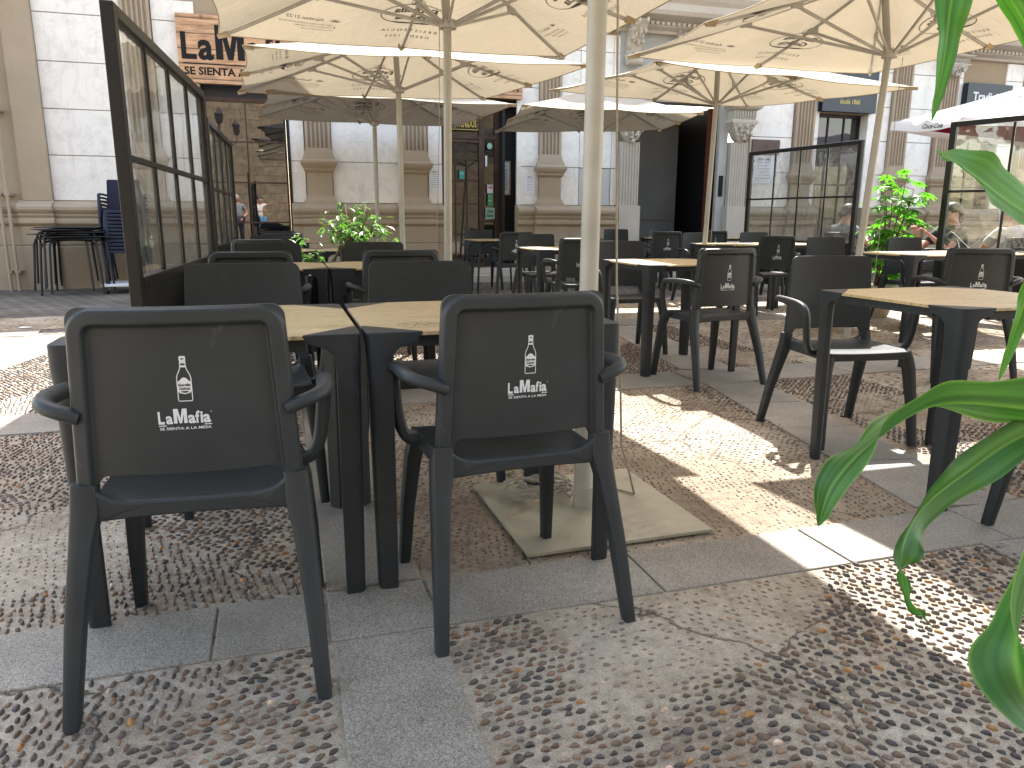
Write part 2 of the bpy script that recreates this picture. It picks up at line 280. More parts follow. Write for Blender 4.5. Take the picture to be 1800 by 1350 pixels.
# ------------------------------------------------------------------ geometry helpers
COL = sc.collection
class MB:
    def __init__(s): s.v = []; s.f = []; s.c = None
    def add(s, vs, fs):
        b = len(s.v); s.v += [tuple(p) for p in vs]; s.f += [tuple(b + i for i in f) for f in fs]; return s
    def box(s, x0, x1, y0, y1, z0, z1):
        return s.add([(x0, y0, z0), (x1, y0, z0), (x1, y1, z0), (x0, y1, z0), (x0, y0, z1), (x1, y0, z1), (x1, y1, z1), (x0, y1, z1)],
              [(0, 3, 2, 1), (4, 5, 6, 7), (0, 1, 5, 4), (1, 2, 6, 5), (2, 3, 7, 6), (3, 0, 4, 7)])
    def prism(s, poly, a, b, axis='z'):
        n = len(poly)
        def P(p, t): return (p[0], p[1], t) if axis == 'z' else ((p[0], t, p[1]) if axis == 'y' else (t, p[0], p[1]))
        vs = [P(p, a) for p in poly] + [P(p, b) for p in poly]
        return s.add(vs, [tuple(range(n))[::-1], tuple(range(n, 2 * n))] + [(i, (i + 1) % n, n + (i + 1) % n, n + i) for i in range(n)])
    def rings(s, rs, cap=True):
        n = len(rs[0]); b = len(s.v)
        for r in rs: s.v += [tuple(p) for p in r]
        for k in range(len(rs) - 1):
            for i in range(n):
                j = (i + 1) % n; s.f.append((b + k * n + i, b + k * n + j, b + (k + 1) * n + j, b + (k + 1) * n + i))
        if cap: s.f.append(tuple(b + i for i in range(n))[::-1]); s.f.append(tuple(b + (len(rs) - 1) * n + i for i in range(n)))
        return s
    def tube(s, pts, rad, n=8, sx=1.0, up=None, power=2.0, cap=True):
        pts = [Vector(p) for p in pts]; rs = []; m = len(pts)
        if not hasattr(rad, '__len__'): rad = [rad] * m
        prev = None
        for i, p in enumerate(pts):
            t = (pts[min(i + 1, m - 1)] - pts[max(i - 1, 0)]).normalized()
            if up is not None: u = Vector(up)
            elif prev is None: u = Vector((0, 0, 1)) if abs(t.z) < .9 else Vector((1, 0, 0))
            else: u = prev
            a = t.cross(u); a = a.normalized() if a.length > 1e-5 else t.orthogonal().normalized(); bb = a.cross(t).normalized(); prev = bb
            r = rad[i]; ra, rb = (r if hasattr(r, '__len__') else (r * sx, r))
            ring = []
            for k in range(n):
                th = 2 * PI * k / n + PI / n; c, q = math.cos(th), math.sin(th)
                e = 2 / power; ring.append(p + a * (ra * math.copysign(abs(c) ** e, c)) + bb * (rb * math.copysign(abs(q) ** e, q)))
            rs.append(ring)
        return s.rings(rs, cap)
    def lathe(s, prof, c=(0, 0), n=20, sx=1, sy=1):
        return s.rings([[(c[0] + r * sx * math.cos(2 * PI * k / n), c[1] + r * sy * math.sin(2 * PI * k / n), z) for k in range(n)] for r, z in prof])
    def ball(s, c, r, n=12, m=8):
        rx, ry, rz = r if hasattr(r, '__len__') else (r, r, r)
        return s.rings([[(c[0] + rx * math.sin(PI * (j + .02) / (m + .04)) * math.cos(2 * PI * k / n), c[1] + ry * math.sin(PI * (j + .02) / (m + .04)) * math.sin(2 * PI * k / n), c[2] - rz * math.cos(PI * (j + .02) / (m + .04))) for k in range(n)] for j in range(m + 1)])
    def xf(s, mat): s.v = [tuple(mat @ Vector(p)) for p in s.v]; return s
    def join(s, o): return s.add(o.v, o.f)
    def build(s, name, mat, parent=None, smooth=False, bev=0, seg=2, sub=0, mats=None):
        me = bpy.data.meshes.new(name); me.from_pydata(s.v, [], s.f); me.update()
        if s.c is not None:
            ca = me.color_attributes.new("Col", 'FLOAT_COLOR', 'POINT'); ca.data.foreach_set("color", np.array([list(c)[:3] + [1] for c in s.c], dtype=np.float32).ravel())
        me.materials.append(MT[mat] if isinstance(mat, str) else mat)
        if smooth:
            me.polygons.foreach_set("use_smooth", [True] * len(me.polygons))
            if smooth != 2:
                try: me.set_sharp_from_angle(angle=R(38))
                except Exception: pass
        o = bpy.data.objects.new(name, me); COL.objects.link(o)
        if parent is not None: o.parent = parent
        if bev:
            b = o.modifiers.new("bevel", 'BEVEL'); b.width = bev; b.segments = seg; b.limit_method = 'ANGLE'; b.angle_limit = R(40)
        if sub: sm = o.modifiers.new("sub", 'SUBSURF'); sm.levels = sub; sm.render_levels = sub
        return o
def tag(o, label, cat, group=None):
    o['label'] = label; o['category'] = cat
    if group: o['group'] = group
    return o
def thing(name, label, cat, loc=(0, 0, 0), rz=0, group=None):
    o = bpy.data.objects.new(name, None); COL.objects.link(o); o.location = loc; o.rotation_euler = (0, 0, rz); o.empty_display_size = .1
    return tag(o, label, cat, group)
def struct(o): o['kind'] = 'structure'; return o
def dup(root, loc, rz, label, cat=None, group=None, mat=None):
    def cp(o, par):
        c = o.copy(); COL.objects.link(c); c.parent = par
        if mat and c.type == 'MESH' and c.data.materials[0] == MT['plast']:
            if mat not in c.data.name:
                nm = c.data.name + "_" + mat; d = bpy.data.meshes.get(nm)
                if d is None: d = c.data.copy(); d.name = nm; d.materials[0] = MT[mat]
                c.data = d
        for k in list(o.children): cp(k, c)
        return c
    r = cp(root, None); r.location = loc; r.rotation_euler = (0, 0, rz); r['label'] = label
    if group: r['group'] = group
    if cat: r['category'] = cat
    return r
_tc = {}
def text2d(s, bold=0.0, res=3, spacing=1.0):
    k = (s, bold, res, spacing)
    if k in _tc: return _tc[k]
    cu = bpy.data.curves.new("t", 'FONT'); cu.body = s; cu.offset = bold; cu.resolution_u = res; cu.space_character = spacing; cu.align_x = 'CENTER'
    ob = bpy.data.objects.new("t", cu); COL.objects.link(ob); dg = bpy.context.evaluated_depsgraph_get()
    me = ob.evaluated_get(dg).to_mesh(); vs = [(v.co.x, v.co.y) for v in me.vertices]; fs = [tuple(p.vertices) for p in me.polygons]
    ob.evaluated_get(dg).to_mesh_clear(); bpy.data.objects.remove(ob); bpy.data.curves.remove(cu)
    xs = [v[0] for v in vs]; ys = [v[1] for v in vs]
    # recentre x, baseline at 0; normalise cap height to 1
    cx = (min(xs) + max(xs)) / 2; h = .70
    vs = [((x - cx) / h, y / h) for x, y in vs]
    _tc[k] = (vs, fs, (max(xs) - min(xs)) / h); return _tc[k]
class Flat:
    """flat artwork in 2-D: text, strokes, fills"""
    def __init__(s): s.v = []; s.f = []
    def add(s, vs, fs): b = len(s.v); s.v += list(vs); s.f += [tuple(b + i for i in f) for f in fs]; return s
    def text(s, t, x, y, h, wid=None, bold=0.0, spacing=1.0, sx=1.0):
        vs, fs, ww = text2d(t, bold, 2, spacing)
        k = (wid / ww) if wid else h * sx
        return s.add([(x + a * k, y + b * h) for a, b in vs], fs)
    def stroke(s, pts, wd, closed=False):
        n = len(pts); 
        P = [Vector((a, b)) for a, b in pts]; L = []; Rr = []
        for i in range(n):
            a = P[(i - 1) % n] if (closed or i > 0) else P[i]; b = P[(i + 1) % n] if (closed or i < n - 1) else P[i]
            d = (b - a).normalized(); nn = Vector((-d.y, d.x)) * wd / 2; L.append(P[i] + nn); Rr.append(P[i] - nn)
        vs = [tuple(p) for p in L + Rr]; m = n if closed else n - 1
        return s.add(vs, [(i, (i + 1) % n, n + (i + 1) % n, n + i) for i in range(m)])
    def fill(s, pts): return s.add(pts, [tuple(range(len(pts)))])
    def rect(s, x0, x1, y0, y1): return s.fill([(x0, y0), (x1, y0), (x1, y1), (x0, y1)])
    def mb(s, fn):
        m = MB(); m.v = [tuple(fn(a, b)) for a, b in s.v]; m.f = list(s.f); return m
def blockM(F, x, y, w, h):
    q = lambda L: [(x + a * w, y + b * h) for a, b in L]
    F.fill(q([(0, 0), (.25, 0), (.25, 1), (0, 1)])); F.fill(q([(.75, 0), (1, 0), (1, 1), (.75, 1)])); F.fill(q([(.25, 1), (.25, .62), (.41, 0), (.5, 0), (.5, .32), (.34, 1)])); F.fill(q([(.75, 1), (.66, 1), (.5, .32), (.5, 0), (.59, 0), (.75, .62)]))
def ellipse(cx, cy, a, b, n=28, t0=0, t1=2 * PI):
    return [(cx + a * math.cos(t0 + (t1 - t0) * k / n), cy + b * math.sin(t0 + (t1 - t0) * k / n)) for k in range(n if t1 - t0 > 6.2 else n + 1)]

# ------------------------------------------------------------------ the resin armchair
CH = .855
def back_half(z):
    t = (z - .46) / (CH - .46); w_ = .228 - .021 * t
    r = .027
    if z > CH - r: w_ -= r - math.sqrt(max(0, r * r - (z - CH + r) ** 2))
    return w_
def back_y(x, z):
    t = (z - .46) / (CH - .46); return -.122 - .010 * t - .030 * (1 - (x / .22) ** 2)
def smooth(a, b, x): t = min(1, max(0, (x - a) / (b - a))); return t * t * (3 - 2 * t)
def relief(x, z):
    hw = back_half(min(z, CH - .045)); d = min(hw - abs(x), CH - z); 
    # rounded inner corner
    cx, cz = hw - .054, CH - .054
    if abs(x) > cx and z > cz: d = .054 - math.hypot(abs(x) - cx, z - cz)
    return .006 + .016 * (1 - smooth(.031, .041, d)) * (.35 + .65 * smooth(-.001, .006, d)) + .003 * smooth(0, .01, d)
def make_backrest():
    m = MB(); rows = []; us = [-1 + .40 * k / 34 for k in range(34)] + [-.6 + 1.2 * k / 14 for k in range(14)] + [.6 + .40 * k / 34 for k in range(35)]; nx = len(us) - 1
    zs = [.478 + .006 * k for k in range(6)] + [.514 + (CH - .11 - .514) * k / 12 for k in range(12)] + [CH - .11 + .083 * k / 28 for k in range(28)] + [CH - .027 * (1 - math.sin(PI / 2 * k / 14)) for k in range(15)]
    for side in (0, 1):
        for z in zs:
            hw = back_half(z)
            for i in range(nx + 1):
                u = us[i]; x = hw * u
                zz = z
                if z < .515: zz = .515 - (.515 - z) * (.30 + .75 * smooth(.165, .195, abs(x)))
                y = back_y(x, zz); y -= relief(x, zz) if side else -.002
                m.v.append((x, y, zz))
    n = nx + 1; k = len(zs) * n
    for side in (0, 1):
        for j in range(len(zs) - 1):
            for i in range(nx):
                a = side * k + j * n + i; q = (a, a + 1, a + n + 1, a + n); m.f.append(q if side == 0 else q[::-1])
    J = len(zs)
    for j in range(J - 1):
        for e in (0, nx):
            a = j * n + e; q = (a, a + n, a + n + k, a + k); m.f.append(q if e == 0 else q[::-1])
    for i in range(nx):
        a = i; m.f.append((a, a + k, a + k + 1, a + 1)); a = (J - 1) * n + i; m.f.append((a, a + 1, a + k + 1, a + k))
    return m
def logo_art():
    F = Flat()
    # bottle: base at y=.090 top y=.205 relative to text baseline 0
    bx, b0, s = .005, .047, 1.0
    prof = [(.0155, 0), (.0165, .003), (.0165, .052), (.0165, .058), (.0150, .066), (.0085, .080), (.0066, .088), (.0060, .104), (.0065, .106), (.0065, .112), (.0055, .1135)]
    out = [(bx + x, b0 + y) for x, y in prof] + [(bx - x, b0 + y) for x, y in prof[::-1]]
    F.stroke(out, .0022, True)
    F.fill([(bx - .0062, b0 + .100), (bx + .0062, b0 + .100), (bx + .0066, b0 + .1135), (bx - .0066, b0 + .1135)])
    F.fill([(bx - .0072, b0 + .086), (bx + .0072, b0 + .086), (bx + .0066, b0 + .091), (bx - .0066, b0 + .091)])
    F.fill([(bx - .0062, b0 + .096), (bx + .0062, b0 + .096), (bx + .006, b0 + .0995), (bx - .006, b0 + .0995)])
    lab = [(-.016, .049), (-.010, .053), (-.006, .058), (0, .0605), (.006, .058), (.010, .053), (.016, .049), (.0165, .026), (.012, .0205), (0, .0175), (-.012, .0205), (-.0165, .026)]
    F.fill([(bx + x, b0 + y) for x, y in lab])
    F.v = [(bx + (x_ - bx) * .82, b0 + (y_ - b0) * .82) for x_, y_ in F.v]
    F.text("LaMafia", 0, 0, .0245, .098, .035) if False else None
    F.text("L", -.0455, 0, .0255, .012, .03); F.text("a", -.0300, 0, .0235, .0135, .03); blockM(F, -.0215, 0, .026, .0310)
    F.text("a", .0135, 0, .0245, .0145, .03); F.text("f", .0245, 0, .0245, .0085, .03); F.text("i", .0325, 0, .0245, .0050, .03); F.text("a", .0425, 0, .0245, .0145, .03)
    F.fill(ellipse(.0515, .0225, .0012, .0012, 8))
    F.rect(-.0515, .0515, -.0055, -.0035)
    F.text("SE SIENTA A LA MESA", 0, -.0135, .0055, .100, .02)
    G = Flat(); G.text("Estrella", bx, b0 + .0385, .0062, .028, .03); G.text("Galicia", bx, b0 + .029, .0062, .026, .03)
    G.fill([(bx - .010, b0 + .0255), (bx + .010, b0 + .0255), (bx + .006, b0 + .0222), (bx, b0 + .021), (bx - .006, b0 + .0222)])
    G.fill(ellipse(bx, b0 + .1075, .0042, .0018, 8))
    G.v = [(bx + (x_ - bx) * .82, b0 + (y_ - b0) * .82) for x_, y_ in G.v]
    return F, G
def make_chair():
    t = thing("armchair", "x", "chair")
    bk = make_backrest().build("backrest", 'plast', t, smooth=2)
    F, G = logo_art()
    def pl(off):
        def fn(a, b):
            x = a; z = .614 + b; return (x, back_y(x, z) - relief(x, z) - off, z)
        return fn
    lg = F.mb(pl(.0008)).build("printed_logo", 'white', bk); G.mb(pl(.0014)).build("printed_lettering", 'ink', bk)
    # seat: dished slab with rolled front and apron
    m = MB(); n = 22; W0, W1 = .212, .205
    def top(u, v):
        y = -.150 + .373 * v; x = u * (W0 + (W1 - W0) * (1 - v))
        c = .045
        if v > .9: x *= 1 - .10 * ((v - .9) / .1) ** 2
        z = .447 - .014 * math.exp(-((v - .42) / .3) ** 2) * (1 - u * u) + .004 * u * u - .010 * smooth(.9, 1.0, v)
        z += .03 * smooth(.80, 1, abs(u)) * smooth(.16, 0, v)
        return x, y, z
    for lay in (0, 1):
        for j in range(n + 1):
            for i in range(n + 1):
                u, v = -1 + 2 * i / n, j / n; x, y, z = top(u, v)
                if lay:
                    z = .447 - .020 if 0 < i < n and 0 < j < n else .447 - .046
                    if i in (0, n) or j in (0, n): z = .403 + .006 * (1 - u * u) * (j == 0)
                m.v.append((x, y, z))
    N = n + 1; K = N * N
    for lay in (0, 1):
        for j in range(n):
            for i in range(n):
                a = lay * K + j * N + i; q = (a, a + 1, a + N + 1, a + N); m.f.append(q if lay == 0 else q[::-1])
    for i in range(n):
        m.f.append((i, i + K, i + 1 + K, i + 1)); a = n * N + i; m.f.append((a, a + 1, a + 1 + K, a + K))
        a = i * N; m.f.append((a, a + N, a + N + K, a + K)); a = i * N + n; m.f.append((a, a + K, a + N + K, a + N))
    m.build("seat", 'plast', t, smooth=True, bev=.006)
    for s in (-1, 1):
        r = MB().tube([(s * .252, -.262, 0), (s * .250, -.255, .02), (s * .238, -.208, .20), (s * .223, -.156, .36), (s * .213, -.137, .43), (s * .211, -.135, .488)],
               [(.015, .017), (.0165, .019), (.020, .022), (.024, .026), (.030, .024), (.026, .021)], 12, up=(0, 1, 0), power=4)
        # web joining the rear leg with the seat corner
        r.rings([[(s * xx, -.134, zb), (s * xx, yy, zb), (s * xx, yy - .001, zz - .006), (s * xx, yy + .003, zz), (s * xx, -.134, zz - .002)] for xx, yy, zz, zb in ((.208, -.152, .492, .404), (.196, -.152, .484, .405), (.184, -.152, .470, .408), (.170, -.152, .459, .414), (.152, -.1515, .451, .421), (.125, -.151, .4465, .429), (.095, -.1490, .4435, .435))])
        r.build("rear_leg", 'plast', t, smooth=True, bev=.002)
        r = MB().tube([(s * .232, .262, 0), (s * .231, .259, .02), (s * .222, .236, .20), (s * .208, .212, .36), (s * .198, .202, .405), (s * .190, .196, .436)],
               [(.015, .016), (.0165, .018), (.020, .022), (.024, .026), (.026, .027), (.022, .024)], 12, up=(0, 1, 0), power=4)
        r.build("front_leg", 'plast', t, smooth=True)
        a = [(s * .203, -.148, .632), (s * .230, -.150, .643), (s * .258, -.140, .652), (s * .277, -.112, .657), (s * .283, -.06, .658), (s * .280, .02, .654), (s * .279, .085, .646),
             (s * .277, .115, .628), (s * .275, .130, .598), (s * .270, .132, .545), (s * .262, .128, .49), (s * .250, .124, .455), (s * .232, .12, .436), (s * .205, .118, .430)]
        # smooth the path
        pts = [Vector(p) for p in a]; pp = []
        for i in range(len(pts) - 1):
            p0, p1, p2, p3 = pts[max(i - 1, 0)], pts[i], pts[i + 1], pts[min(i + 2, len(pts) - 1)]
            for q in range(3):
                u = q / 3; pp.append(.5 * ((2 * p1) + (p2 - p0) * u + (2 * p0 - 5 * p1 + 4 * p2 - p3) * u * u + (3 * p1 - p0 - 3 * p2 + p3) * u ** 3))
        pp.append(pts[-1]); L = len(pp)
        MB().tube(pp, [(.0195 - .004 * smooth(.45, .9, i / L), .0150) for i in range(L)], 14, up=None, power=2.5).build("armrest", 'plast', t, smooth=True)
    return t
# ------------------------------------------------------------------ the square resin table
TS = .72
def make_table(top_mat='wood'):
    t = thing("terrace_table", "x", "table"); h = TS / 2; c = .125
    o = [(-h + c, -h), (h - c, -h), (h, -h + c), (h, h - c), (h - c, h), (-h + c, h), (-h, h - c), (-h, -h + c)]
    o = [(x * (1 - .002), y * (1 - .002)) for x, y in o]
    MB().prism(o, .727, .738).build("tabletop", top_mat, t, bev=.0015)
    m = MB(); a = h - .02
    for (x0, x1, y0, y1) in ((-a + .12, a - .12, -a, -a + .022), (-a + .12, a - .12, a - .022, a), (-a, -a + .022, -a + .12, a - .12), (a - .022, a, -a + .12, a - .12)): m.box(x0, x1, y0, y1, .695, .7265)
    m.box(-a + .1, a - .1, -.02, .02, .705, .7265)
    m.build("frame", 'plast2', t, bev=.002)
    for sx in (-1, 1):
        for sy in (-1, 1):
            def ring(z, L, w, r=.028):
                # corner section: outer corner rounded, inner cut diagonal; local coords from outer corner inward
                P = [(L, 0), (L, w)] if False else None
                pts = [(r + .0, 0), (L, 0), (L, w), (w, L), (0, L), (0, r)] + [(r - r * math.sin(k * PI / 8), r - r * math.cos(k * PI / 8)) for k in (3, 2, 1)]
                out = []
                for (x, y) in pts: out.append((sx * (h - x), sy * (h - y), z))
                return out if sx * sy > 0 else out[::-1]
            def off(ring_, d): return [(x - sx * d, y - sy * d, z) for x, y, z in ring_]
            rs = [off(ring(0, .052, .022, .020), .012), off(ring(.35, .058, .025, .022), .007), off(ring(.64, .063, .027), .002), off(ring(.68, .068, .028), 0), ring(.70, .086, .028), ring(.714, .130, .022), ring(.735, .148, .012), ring(.7385, .145, .010)]
            MB().rings(rs).build("leg", 'plast2', t, smooth=True, bev=.0025)
    return t
# ------------------------------------------------------------------ square parasols
def make_parasol(label, corners, hub, base, canvas='canvas', crown=.46, prints=True, pole_r=.029, group="cream square parasols over the terrace", plate=None, fr=True, lit=True):
    """corners NL, FL, FR, NR as (x,y,z); hub (x,y,z); base (x,y)"""
    o = Vector((base[0], base[1], 0)); C = [Vector(c) - o for c in corners]; H = Vector(hub) - o
    t = thing("parasol", label, "parasol", tuple(o), 0, group)
    mid = sum(C, Vector()) / 4; A = Vector((H.x * .6 + mid.x * .4, H.y * .6 + mid.y * .4, mid.z + crown))
    def E(i, s):
        p = C[i].lerp(C[(i + 1) % 4], s); inw = (Vector((mid.x, mid.y, 0)) - Vector((p.x, p.y, 0))); inw.normalize()
        k = math.sin(PI * ((s * 2) % 1.0 if s not in (0, 1, .5) else 0)); return p + inw * (.045 * k) - Vector((0, 0, .018 * k + .01 * math.sin(PI * s)))
    def S(i, s, t_):
        e = E(i, s); k = math.sin(PI * ((s * 2) % 1.0 if s not in (0, 1, .5) else 0)); gg = .80 * t_ + .20 * t_ * t_
        p = e.lerp(A, t_); p.z = e.z + (A.z - e.z) * gg - k * .10 * t_ * (1 - t_) * (1.3 - t_); return p
    n, mrow = 32, 22; m = MB()
    for i in range(4):
        b = len(m.v)
        for r in range(mrow + 1):
            for s in range(n + 1): m.v.append(tuple(S(i, s / n, (r / mrow) * .985)))
        for r in range(mrow):
            for s in range(n): a = b + r * (n + 1) + s; m.f.append((a, a + 1, a + n + 2, a + n + 1))
    cp = m.build("canopy", canvas, t, smooth=2)
    # hem: folded rim
    hm = MB()
    for i in range(4): hm.tube([S(i, s / 24, 0) for s in range(25)], .0045, 5)
    hm.build("hem", 'tab' if canvas == 'canvas' else canvas, cp, smooth=2)
    mp = MB().tube([Vector((0, 0, 0)), Vector((H.x * .9, H.y * .9, H.z - .06))], [pole_r, pole_r], 20)
    mp.build("pole", 'pole', t, smooth=True)
    if not fr: return t
    MB().tube([Vector((H.x * .9, H.y * .9, H.z - .055)), A - Vector((0, 0, .03))], .030, 8).build("upper_mast", 'pole', t)
    MB().lathe([(.035, H.z - .035), (.062, H.z - .030), (.066, H.z + .018), (.058, H.z + .025), (.034, H.z + .027)], (H.x, H.y), 16).build("runner_hub", 'rib', t, smooth=True)
    MB().lathe([(.03, A.z - .10), (.07, A.z - .09), (.07, A.z - .045), (.03, A.z - .035)], (A.x, A.y), 16).build("top_hub", 'rib', t, smooth=True)
    MB().lathe([(.10, A.z - .005), (.06, A.z + .03), (.02, A.z + .05)], (A.x, A.y), 14).build("finial", 'rib', t, smooth=True)
    for i in range(4):
        for s in (0, .5):
            pts = [S(i, s, q) - Vector((0, 0, .020)) for q in (.012, .15, .3, .45, .6, .75, .9, .97)]
            rb = MB().tube(pts, [(.009, .0125)] * 8, 8, up=(0, 0, 1), power=6).build("rib", 'rib', t, smooth=True)
            J = S(i, s, .50) - Vector((0, 0, .045)); d = (J - H); d2 = Vector((d.x, d.y, 0)).normalized()
            MB().tube([H + d2 * .05 + Vector((0, 0, -.005)), J], [(.008, .0115)] * 2, 8, up=(0, 0, 1), power=6).build("strut", 'rib', t, smooth=True)
            kb = MB().box(-.013, .013, -.05, .05, -.022, .03); q = d2.to_track_quat('Y', 'Z').to_matrix().to_4x4(); q.translation = J + Vector((0, 0, .008)); kb.xf(q).build("bracket", 'rib', rb, bev=.004)
            e = S(i, s, 0); e2 = S(i, s, .055); sd = Vector((-d2.y, d2.x, 0)); w_ = .04 if s else .022; dn = Vector((0, 0, -.036))
            tb = MB().add([e + sd * w_ * .8 + Vector((0, 0, -.004)), e + dn * .9, e - sd * w_ * .8 + Vector((0, 0, -.004)), e2 - sd * w_ + Vector((0, 0, -.002)), e2 + dn * 1.3, e2 + sd * w_ + Vector((0, 0, -.002))],
                  [(0, 1, 4, 5), (1, 2, 3, 4)])
            tb.build("rib_pocket", 'tab', rb)
    if prints:
        P1 = Flat(); P2 = Flat()
        for q in (1,):
            # coordinates: x along the edge (mirrored when read from below), y distance up from the edge; artwork authored mirrored
            def mir(F, T, x, y, h, w_=None, b=0, sp=1.0):
                G = Flat(); G.text(T, 0, 0, h, w_, b, sp); F.add([(x - a, y + c) for a, c in G.v], [f[::-1] for f in G.f])
            mir(P1, "Estrella", 0, .53, .060, .34, .03); mir(P1, "Galicia", 0, .44, .060, .30, .03)
            P1.stroke(ellipse(0, .505, .27, .125, 36), .009, True)
            cr = [p for p in ellipse(0, .505, .27, .125, 48) if p[1] <= .425]; P2.fill(cr)
            P1.stroke(ellipse(0, .645, .052, .032, 18), .007, True); P1.stroke([(-.028, .632), (-.012, .658), (.0, .64), (.012, .658), (.028, .632)], .010)
            mir(P1, "R E S I S T E N C I A", 0, .27, .034, .46, .012); mir(P1, "D E S D E   1 9 0 6", 0, .185, .034, .36, .012)
            X0 = -.80
            mir(P1, "Xacobeo 21·22", X0 - .03, .36, .034, .27, .012)
            for k in range(7):
                an = R(20 + k * 24); P1.stroke([(X0 + .19 + .006 * math.cos(an), .362 + .006 * math.sin(an)), (X0 + .19 + .045 * math.cos(an), .362 + .038 * math.sin(an))], .006)
            mir(P2, "TEJIDO RECICLADO A PARTIR DE BOTELLAS", X0 - .02, .305, .017, .40, .01); mir(P2, "DE PLÁSTICO POST-CONSUMO", X0 + .03, .27, .017, .28, .01); mir(P2, "www.sustainable-textile", X0 + .06, .235, .016, .25, .01)
            mir(P1, "t", X0 + .19, .27, .04, .014, .03)
        for i in range(4):
            a, b = C[i], C[(i + 1) % 4]; Lx = (b - a).length; m0 = (a + b) / 2; ex = (b - a).normalized(); hgt = (Vector((A.x, A.y, 0)) - Vector((m0.x, m0.y, 0))).length
            sg = -1
            def fn(x, y, i=i, Lx=Lx, hgt=hgt):
                t_ = min(.97, max(0.0, y / hgt)); s = .5 + x / (Lx * (1 - t_)); s = min(.999, max(.001, s))
                # soft version of the surface (no exact .5 discontinuity)
                return S(i, s, t_) - Vector((0, 0, .006))
            P1.mb(fn).build("printed_brand", 'print', cp); P2.mb(fn).build("printed_small_text", 'print2', cp)
    return t
# ------------------------------------------------------------------ ground
MB().add([(-60, -40, 0), (60, -40, 0), (60, 60, 0), (-60, 60, 0)], [(0, 1, 2, 3)]).build("ground", 'pavers')
struct(bpy.data.objects["ground"])
def sheet(name, mat, polys, z, sub=0):
    m = MB()
    for p in polys: m.add([(x, y, z) for x, y in p], [tuple(range(len(p)))])
    return struct(m.build(name, mat))
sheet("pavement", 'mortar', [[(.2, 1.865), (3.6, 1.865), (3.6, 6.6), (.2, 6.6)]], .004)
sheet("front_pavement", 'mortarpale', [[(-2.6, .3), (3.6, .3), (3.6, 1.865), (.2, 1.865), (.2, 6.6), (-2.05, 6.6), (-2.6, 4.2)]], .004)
sheet("far_pavement", 'mortarfar', [[(-9, -6), (12, -6), (12, .3), (-9, .3)], [(-9, .3), (-2.6, .3), (-2.6, 4.2), (-2.05, 6.6), (-1.9, 7.5), (-9, 6.9)],
      [(3.6, .3), (12, .3), (12, 8.6), (3.6, 8.6)], [(-2.05, 6.6), (3.6, 6.6), (3.6, 8.6), (-1.7, 8.6)], [(-9, 7.3), (-1.95, 7.9), (-1.8, 8.9), (-9, 8.6)]], .004)
# granite strips made of separate slabs
gs = MB()
def slabs(p0, p1, w0, w1, L, z=.0115, j=.006):
    """strip from p0 to p1 (centre line), widths w0,w1, slab length L"""
    a, b = Vector(p0), Vector(p1); d = b - a; n = max(1, round(d.length / L)); u = d.normalized(); v = Vector((-u.y, u.x))
    for k in range(n):
        t0, t1 = k / n, (k + 1) / n; jj = j / d.length / 2
        q = [(t0 + jj, 1), (t1 - jj, 1), (t1 - jj, -1), (t0 + jj, -1)]
        zz = z + rnd.uniform(-.0015, .0015)
        P = [a + d * t + v * s * (w0 + (w1 - w0) * t) / 2 for t, s in q]
        gs.prism([(p.x, p.y) for p in P][::-1], -.03, zz)
X0 = -.21
slabs((-.21, 1.865), (-2.8, 1.865), .262, .262, .62); slabs((-.21, 1.865), (.062, 1.865), .262, .262, .3)
slabs((.345, 1.862), (2.25, 1.862), .258, .268, .56); slabs((2.25, 1.862), (6.3, 1.862), .27, .27, .6)
slabs((.205, 1.728), (.185, -.4), .262, .268, .62); slabs((.205, 2.001), (.20, 6.6), .268, .262, .62); slabs((.204, 1.733), (.204, 1.996), .27, .27, .3)
slabs((2.34, 2.005), (2.72, 4.08), .37, .38, .50); slabs((2.80, 4.52), (3.12, 6.55), .38, .40, .6); slabs((2.30, 1.72), (2.05, -.6), .36, .36, .6)
slabs((.35, 4.30), (2.50, 4.30), .40, .42, .58); slabs((2.52, 4.30), (6.6, 4.33), .42, .42, .6)
slabs((.06, 4.21), (-1.5, 4.21), .40, .40, .6); slabs((-1.52, 4.21), (-5.6, 4.21), .40, .40, .62)
slabs((-2.30, 4.45), (-1.80, 7.3), .40, .46, .6); slabs((.35, 6.85), (6.2, 6.9), .4, .4, .6); slabs((-1.6, 6.8), (.06, 6.8), .4, .4, .6)
slabs((-9, 7.2), (-2.1, 7.62), .34, .34, .6); slabs((-1.6, 8.75), (9, 8.75), .3, .3, .7)
struct(gs.build("path", 'granite', bev=.004, seg=2)); 
# pebbles set on edge in rows, sector by sector
strips = [((-3, 1.865), (6.3, 1.865), .27), ((.2, -1), (.2, 6.7), .27), ((2.05, -.6), (2.72, 4.08), .38), ((2.80, 4.5), (3.14, 6.7), .40), ((.3, 4.3), (6.6, 4.32), .42), ((.06, 4.21), (-5.6, 4.21), .4), ((-2.36, 4.2), (-1.80, 7.3), .43), ((-2, 6.85), (6, 6.88), .4)]
def instrip(x, y):
    for a, b, w_ in strips:
        dx, dy = b[0] - a[0], b[1] - a[1]; L = math.hypot(dx, dy); t = ((x - a[0]) * dx + (y - a[1]) * dy) / L; d = abs(-(x - a[0]) * dy + (y - a[1]) * dx) / L
        if -.02 < t < L + .02 and d < w_ / 2 + .010: return True
    return False
def cell(x, y):
    cx = -1 if x < .2 else (1 if x > 2.25 else 0); cy = 0 if y < 1.86 else (1 if y < 4.25 else 2); return cx, cy
